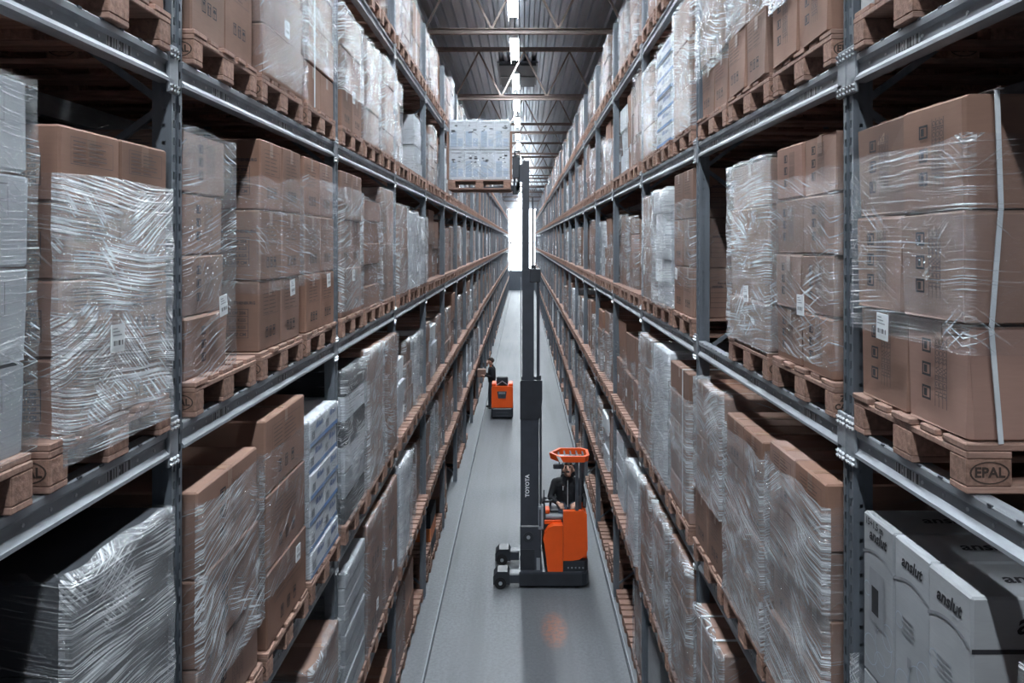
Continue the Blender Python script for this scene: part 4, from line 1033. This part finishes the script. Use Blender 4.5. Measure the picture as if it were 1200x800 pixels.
tp('middle_mast', lambda b: (channel(b, 0.0, 0.19, 12.50, 12.62, 0.3, 5.12, 'truck_dark'), channel(b, 0.0, 0.19, 13.22, 13.34, 0.3, 5.12, 'truck_dark'), b.box((0.08, 12.6, 4.95), (0.19, 13.24, 5.1), 'truck_dark'), b.cham((0.12, 12.48, 4.92), (0.30, 12.56, 5.14), 0.01, 'truck_black')))
tp('inner_mast', lambda b: (channel(b, 0.0, 0.115, 12.54, 12.64, 2.2, 6.9, 'truck_dark'), channel(b, 0.0, 0.115, 13.20, 13.30, 2.2, 6.9, 'truck_dark'), b.box((0.04, 12.62, 6.72), (0.11, 13.22, 6.88), 'truck_dark')))
for z0, z1, x, r_ in ((3.3, 4.95, 0.26, 0.026), (0.9, 3.0, 0.30, 0.018), (5.1, 6.3, 0.17, 0.012)):
    tp('lift_cylinder', lambda b: (b.tube([(x, 12.53, z0), (x, 12.53, z1)], r_, 'truck_dark', 10), b.cham((x - 0.03, 12.5, z0 - 0.02), (x + 0.05, 12.56, z0 + 0.10), 0.006, 'truck_black')))
tp('hose', lambda b: b.tube([(-0.02, 12.50, 3.3), (-0.022, 12.50, 5.0)], 0.008, 'bolt', 6))
tp('fork_carriage', lambda b: (b.box((-0.10, 12.62, 6.42), (-0.05, 13.26, 6.56), 'truck_black'), b.box((-0.10, 12.62, 6.86), (-0.05, 13.26, 7.0), 'truck_black'),
    b.box((-0.08, 12.62, 6.42), (-0.03, 12.70, 7.0), 'truck_black'), b.box((-0.08, 13.18, 6.42), (-0.03, 13.26, 7.0), 'truck_black'), b.cham((-0.16, 12.60, 6.62), (-0.05, 12.72, 6.98), 0.01, 'truck_dark'),
    b.cham((-0.05, 12.56, 6.55), (0.02, 12.62, 6.85), 0.008, 'truck_dark'), b.tube([(-0.12, 12.6, 6.98), (-0.12, 12.6, 7.06), (-0.04, 12.6, 7.06)], 0.02, 'truck_black', 8), b.cham((-0.155, 12.62, 6.36), (-0.07, 12.70, 6.5), 0.01, 'truck_black')))
for y in (12.735, 13.145):
    tp('fork', lambda b: (b.prism([(-1.16, 6.447), (-0.115, 6.447), (-0.10, 6.90), (-0.145, 6.90), (-0.15, 6.50), (-1.16, 6.465)], 'y', y - 0.05, y + 0.05, 'steel_dark')))
def logo(b):
    b.mesh(text_mesh('TOYOTA', 0.088, 0, 0.003), Matrix.Translation((0.085, 12.4585, 1.62)) @ Matrix.Rotation(R(90), 4, 'X') @ Matrix.Rotation(R(90), 4, 'Z'), 'white_paint')
tp('lettering', logo, label='white upright mast lettering')

# the pallet load it is lifting
pl = thing('wooden_pallet', 'wooden pallet held up on the reach truck forks', 'pallet', (-0.70, 12.94, 6.43), 0, 'pallets held by trucks')
pallet_parts(pl); pl.scale = (0.86, 0.98, 1.0)
ld = link('carton_load', None, None, (-0.70, 12.94, 6.43 + PH + 0.001))
r = random.Random(4)
for l in range(2):
    for ix in range(4):
        for iy in range(2):
            c = link('carton', carton_mesh(0.243, 0.385, 0.485, 'white_board', 1 + (l + ix) % 4), ld, (-0.37 + 0.247 * ix, -0.197 + 0.394 * iy, l * 0.49))
            if iy == 0:
                b = MB(); M = face_frame((0, -1, 0), (0, -0.203, 0.2425))
                rect(b, M, -0.10, -0.20, 0.00, 0.06, 'pale_blue'); rect(b, M, 0.02, -0.19, 0.10, -0.06, 'pale_blue')
                for k in range(5):
                    x = r.uniform(-0.09, 0.05); y = r.uniform(0.02, 0.14); rect(b, M, x, y, x + r.uniform(0.02, 0.06), y + r.uniform(0.01, 0.03), 'ink', 0.001)
                rect(b, M, -0.09, 0.19, 0.09, 0.20, 'grey_ink'); b.obj('print', c)
link('stretch_film', film_mesh(-0.50, 0.50, -0.40, 0.40, 0.0, 0.985, 'film_light', 22, 26, 12, 0.010, 9), ld)
for x in (-0.53, 0.50):
    b = MB(); b.box((x - 0.0, -0.432, 0.0), (x + 0.035, -0.425, 0.78), 'cardboard'); b.box((x + (0 if x < 0 else 0.03), -0.43, 0.0), (x + (0.005 if x < 0 else 0.035), -0.36, 0.78), 'cardboard'); b.obj('corner_board', ld)
tag(ld, 'white wrapped package load lifted high beside the left rack', 'pallet load')

# ------------------------------------------------------------------ low order picker further down the aisle
OO = (-0.63, 24.6, 0)
opk = thing('order_picker_truck', 'small orange and black pallet truck parked beside the standing worker', 'pallet truck', OO)
def op(name, fn, smooth=False, parent=None):
    b = MB(); fn(b); return b.obj(name, parent or opk, smooth=smooth)
op('base', lambda b: (b.cham((-0.34, -0.5, 0.04), (0.34, 0.45, 0.36), 0.04, 'truck_black'), b.box((-0.2, -0.505, 0.10), (0.2, -0.495, 0.13), 'truck_dark'), b.box((-0.2, -0.505, 0.2), (0.2, -0.495, 0.23), 'truck_dark')))
op('motor_cover', lambda b: b.prism([(-0.335, 0.37), (0.335, 0.37), (0.335, 0.98), (0.30, 1.03), (-0.30, 1.03), (-0.335, 0.98)], 'y', -0.48, 0.2, 'orange'))
op('cover_wing', lambda b: (b.cham((-0.33, -0.42, 1.02), (-0.20, 0.1, 1.11), 0.02, 'orange')))
op('cover_wing', lambda b: (b.cham((0.20, -0.42, 1.02), (0.33, 0.1, 1.11), 0.02, 'orange')))
op('control_panel', lambda b: (b.prism([(-0.16, 0.88), (0.14, 0.88), (0.11, 0.66), (-0.12, 0.66)], 'y', -0.50, -0.478, 'truck_dark'), b.box((-0.11, -0.505, 0.80), (0.10, -0.495, 0.86), 'truck_grey'), b.tube([(0.0, -0.51, 0.74), (0.0, -0.49, 0.74)], 0.025, 'truck_black', 10)))
op('tiller_head', lambda b: (b.cham((-0.18, -0.35, 1.02), (0.18, -0.1, 1.31), 0.03, 'truck_black'), b.bar((-0.17, -0.37, 1.06), (0.0, -0.37, 1.18), 0.02, 0.05, 'truck_grey', up=(0, 1, 0)), b.bar((0.17, -0.37, 1.06), (0.0, -0.37, 1.18), 0.02, 0.05, 'truck_grey', up=(0, 1, 0))))
for x in (-0.16, 0.16): op('fork', lambda b: b.cham((x - 0.07, 0.4, 0.05), (x + 0.07, 2.0, 0.12), 0.01, 'steel_dark'))
for x in (-0.25, 0.25): op('wheel', lambda b: b.tube([(x - 0.05, -0.25, 0.09), (x + 0.05, -0.25, 0.09)], 0.09, 'rubber', 14))

# ------------------------------------------------------------------ people: one continuous remeshed figure each
def human(name, label, caps, loc, voxel=0.010):
    b = MB()
    for mat, p, q, r0, r1 in caps:
        p = Vector(p); q = Vector(q)
        for i in range(7):
            t = i / 6; b.ball(p.lerp(q, t), r0 + (r1 - r0) * t, 'skin', 10, 7)
        d = (q - p)
        if d.length > 1e-4: b.tube([p, q], [r0, r1], 'skin', 12)
    o = b.obj('tmp')
    m = o.modifiers.new('r', 'REMESH'); m.mode = 'VOXEL'; m.voxel_size = voxel
    sm = o.modifiers.new('s', 'SMOOTH'); sm.factor = 0.5; sm.iterations = 2
    dg = bpy.context.evaluated_depsgraph_get()
    me = bpy.data.meshes.new_from_object(o.evaluated_get(dg)); bpy.data.objects.remove(o)
    me.materials.clear(); names = []
    for c in caps:
        if c[0] not in names: names.append(c[0])
    for n_ in names: me.materials.append(MATS[n_])
    import numpy as np
    cen = np.zeros(len(me.polygons) * 3); me.polygons.foreach_get('center', cen); cen = cen.reshape(-1, 3)
    best = np.full(len(cen), 1e9); idx = np.zeros(len(cen), dtype=np.int32)
    for mat, p, q, r0, r1 in caps:
        p = np.array(p); q = np.array(q); d = q - p; L = max(1e-9, d @ d)
        t = np.clip((cen - p) @ d / L, 0, 1); dist = np.linalg.norm(cen - (p + t[:, None] * d), axis=1) - (r0 + (r1 - r0) * t)
        k = dist < best; best[k] = dist[k]; idx[k] = names.index(mat)
    me.polygons.foreach_set('material_index', idx); me.polygons.foreach_set('use_smooth', [True] * len(me.polygons)); me.update()
    return tag(link(name, me, None, loc), label, 'person')
def head(c, f, up, sc=1.0, cap=True):
    """skull, jaw, nose, eyes, mouth, ears and hair around centre c, face along f"""
    c = Vector(c); f = Vector(f).normalized(); s_ = f.cross(Vector(up)).normalized(); u = s_.cross(f)
    P = lambda a, b_, d: tuple(c + (s_ * a + u * b_ + f * d) * sc)
    L = [('skin', P(0, 0.02, -0.01), P(0, 0.0, 0.01), 0.086 * sc, 0.084 * sc), ('skin', P(0, -0.05, 0.035), P(0, -0.085, 0.05), 0.062 * sc, 0.040 * sc),
         ('skin', P(0, 0.01, 0.09), P(0, -0.025, 0.112), 0.012 * sc, 0.017 * sc),
         ('hair', P(0, 0.05, -0.035), P(0, 0.035, -0.05), 0.088 * sc, 0.085 * sc), ('hair', P(0, 0.075, 0.0), P(0, 0.07, 0.03), 0.070 * sc, 0.055 * sc)]
    for q in (-1, 1):
        L += [('hair', P(q * 0.034, 0.012, 0.082), P(q * 0.034, 0.012, 0.086), 0.012 * sc, 0.011 * sc), ('skin', P(q * 0.09, 0.0, -0.005), P(q * 0.092, -0.03, -0.002), 0.018 * sc, 0.012 * sc),
              ('hair', P(q * 0.022, 0.034, 0.086), P(q * 0.05, 0.034, 0.076), 0.008 * sc, 0.007 * sc)]
    L += [('shoe', P(-0.02, -0.058, 0.096), P(0.02, -0.058, 0.096), 0.007 * sc, 0.007 * sc)]
    return L
def hand(w_, d, n_, side):
    """palm and five fingers from wrist w_ along d, palm normal n_"""
    w_ = Vector(w_); d = Vector(d).normalized(); n_ = Vector(n_).normalized(); l = d.cross(n_).normalized() * side
    L = [('skin', w_, w_ + d * 0.07, 0.026, 0.034)]
    for i, ln in enumerate((0.070, 0.080, 0.074, 0.058)):
        a = w_ + d * 0.085 + l * (0.033 - 0.022 * i); m_ = a + d * ln * 0.5 + n_ * 0.010; e = m_ + d * ln * 0.35 + n_ * 0.032
        L += [('skin', a, m_, 0.0105, 0.010), ('skin', m_, e, 0.010, 0.0085)]
    a = w_ + d * 0.03 + l * 0.03; m_ = a + l * 0.03 + d * 0.035; L += [('skin', a, m_, 0.014, 0.012), ('skin', m_, m_ + d * 0.035 + n_ * 0.015, 0.012, 0.009)]
    return L
O = (0.76, 13.0, 1.02)
caps = head((0.02, -0.075, 0.725), (-0.22, -0.85, 0.48), (0, 0.4, 1), 1.0)
caps += [('skin', (0.0, -0.03, 0.56), (0.01, -0.05, 0.66), 0.058, 0.055),
  ('jacket', (0, 0.0, 0.10), (0, -0.01, 0.30), 0.155, 0.150), ('jacket', (-0.06, 0.0, 0.10), (-0.08, -0.01, 0.42), 0.13, 0.125), ('jacket', (0.06, 0.0, 0.10), (0.08, -0.01, 0.42), 0.13, 0.125),
  ('jacket', (-0.15, 0.0, 0.50), (0.15, 0.0, 0.50), 0.075, 0.075), ('jacket', (0, -0.01, 0.48), (0, -0.02, 0.585), 0.11, 0.078),
  ('jacket', (-0.06, 0.045, 0.58), (0.07, 0.045, 0.58), 0.05, 0.05),
  ('jacket', (-0.20, 0.0, 0.49), (-0.285, -0.10, 0.27), 0.072, 0.056), ('jacket', (-0.285, -0.10, 0.27), (-0.19, -0.30, 0.25), 0.054, 0.040),
  ('jacket', (0.20, 0.0, 0.49), (0.27, -0.08, 0.26), 0.072, 0.056), ('jacket', (0.27, -0.08, 0.26), (0.14, -0.31, 0.25), 0.054, 0.040),
  ('jeans', (-0.09, 0.0, 0.09), (-0.11, -0.36, 0.14), 0.100, 0.075), ('jeans', (0.09, 0.0, 0.09), (0.12, -0.36, 0.14), 0.100, 0.075),
  ('jeans', (-0.11, -0.36, 0.14), (-0.11, -0.34, -0.28), 0.072, 0.050), ('jeans', (0.12, -0.36, 0.14), (0.12, -0.34, -0.28), 0.072, 0.050),
  ('shoe', (-0.11, -0.32, -0.345), (-0.11, -0.42, -0.355), 0.048, 0.038), ('shoe', (0.12, -0.32, -0.345), (0.12, -0.42, -0.355), 0.048, 0.038)]
caps += hand((-0.18, -0.32, 0.25), (0.5, -0.8, -0.1), (0.1, -0.1, -1), 1) + hand((0.13, -0.33, 0.25), (-0.5, -0.8, -0.1), (0.1, -0.1, -1), -1)
man = human('person', 'driver in a black zipped jacket seated in the reach truck, looking up', caps, O)
b = MB()                                            # the pale zip and chest print of the jacket
for i in range(9):
    z0 = 0.12 + i * 0.05; b.add([(-0.006, -0.158 - 0.004 * math.sin(i), z0), (0.006, -0.158 - 0.004 * math.sin(i), z0), (0.006, -0.158 - 0.004 * math.sin(i + 1), z0 + 0.05), (-0.006, -0.158 - 0.004 * math.sin(i + 1), z0 + 0.05)], [(0, 1, 2, 3)], 'strap')
b.box((-0.085, -0.152, 0.40), (-0.070, -0.140, 0.47), 'strap'); b.obj('zip', man)

O = (-1.02, 25.75, 0)
caps = head((-0.03, -0.01, 1.565), (-0.88, 0.30, -0.22), (0, 0, 1), 0.98)
caps += [('skin', (0, 0, 1.40), (-0.02, 0, 1.50), 0.055, 0.055),
  ('jacket', (0, -0.05, 0.92), (0, -0.07, 1.26), 0.125, 0.12), ('jacket', (0, 0.05, 0.92), (0, 0.07, 1.26), 0.125, 0.12), ('jacket', (0, 0, 1.0), (0, 0, 1.3), 0.14, 0.13),
  ('jacket', (0, -0.15, 1.34), (0, 0.15, 1.34), 0.07, 0.07), ('jacket', (0, 0, 1.32), (-0.01, 0, 1.42), 0.10, 0.07),
  ('jacket', (0.0, -0.19, 1.33), (0.03, -0.24, 1.10), 0.068, 0.055), ('jacket', (0.03, -0.24, 1.10), (-0.20, -0.185, 1.12), 0.053, 0.04),
  ('jacket', (0.0, 0.19, 1.33), (0.03, 0.24, 1.10), 0.068, 0.055), ('jacket', (0.03, 0.24, 1.10), (-0.20, 0.185, 1.12), 0.053, 0.04),
  ('grey_trousers', (0, -0.08, 0.87), (0.03, -0.11, 0.48), 0.105, 0.075), ('grey_trousers', (0.03, -0.11, 0.48), (0.06, -0.12, 0.10), 0.072, 0.055),
  ('grey_trousers', (0, 0.08, 0.87), (-0.06, 0.11, 0.48), 0.105, 0.075), ('grey_trousers', (-0.06, 0.11, 0.48), (-0.07, 0.12, 0.10), 0.072, 0.055),
  ('shoe', (0.07, -0.12, 0.045), (-0.08, -0.13, 0.035), 0.045, 0.035), ('shoe', (-0.06, 0.12, 0.045), (-0.17, 0.13, 0.035), 0.045, 0.035),
  ('red_board', (-0.06, -0.07, 1.42), (-0.02, -0.09, 1.42), 0.02, 0.02)]
caps += hand((-0.21, -0.185, 1.12), (-1, 0.0, 0.05), (0, 1, 0.1), 1) + hand((-0.21, 0.185, 1.12), (-1, 0.0, 0.05), (0, -1, 0.1), -1)
human('person', 'worker in black jacket and grey trousers carrying a carton to the left rack', caps, O)
bx = link('carton', carton_mesh(0.28, 0.28, 0.25, 'cardboard', 0), None, (-1.36, 25.75, 1.06))
tag(bx, 'small brown carton carried by the standing worker', 'carton')
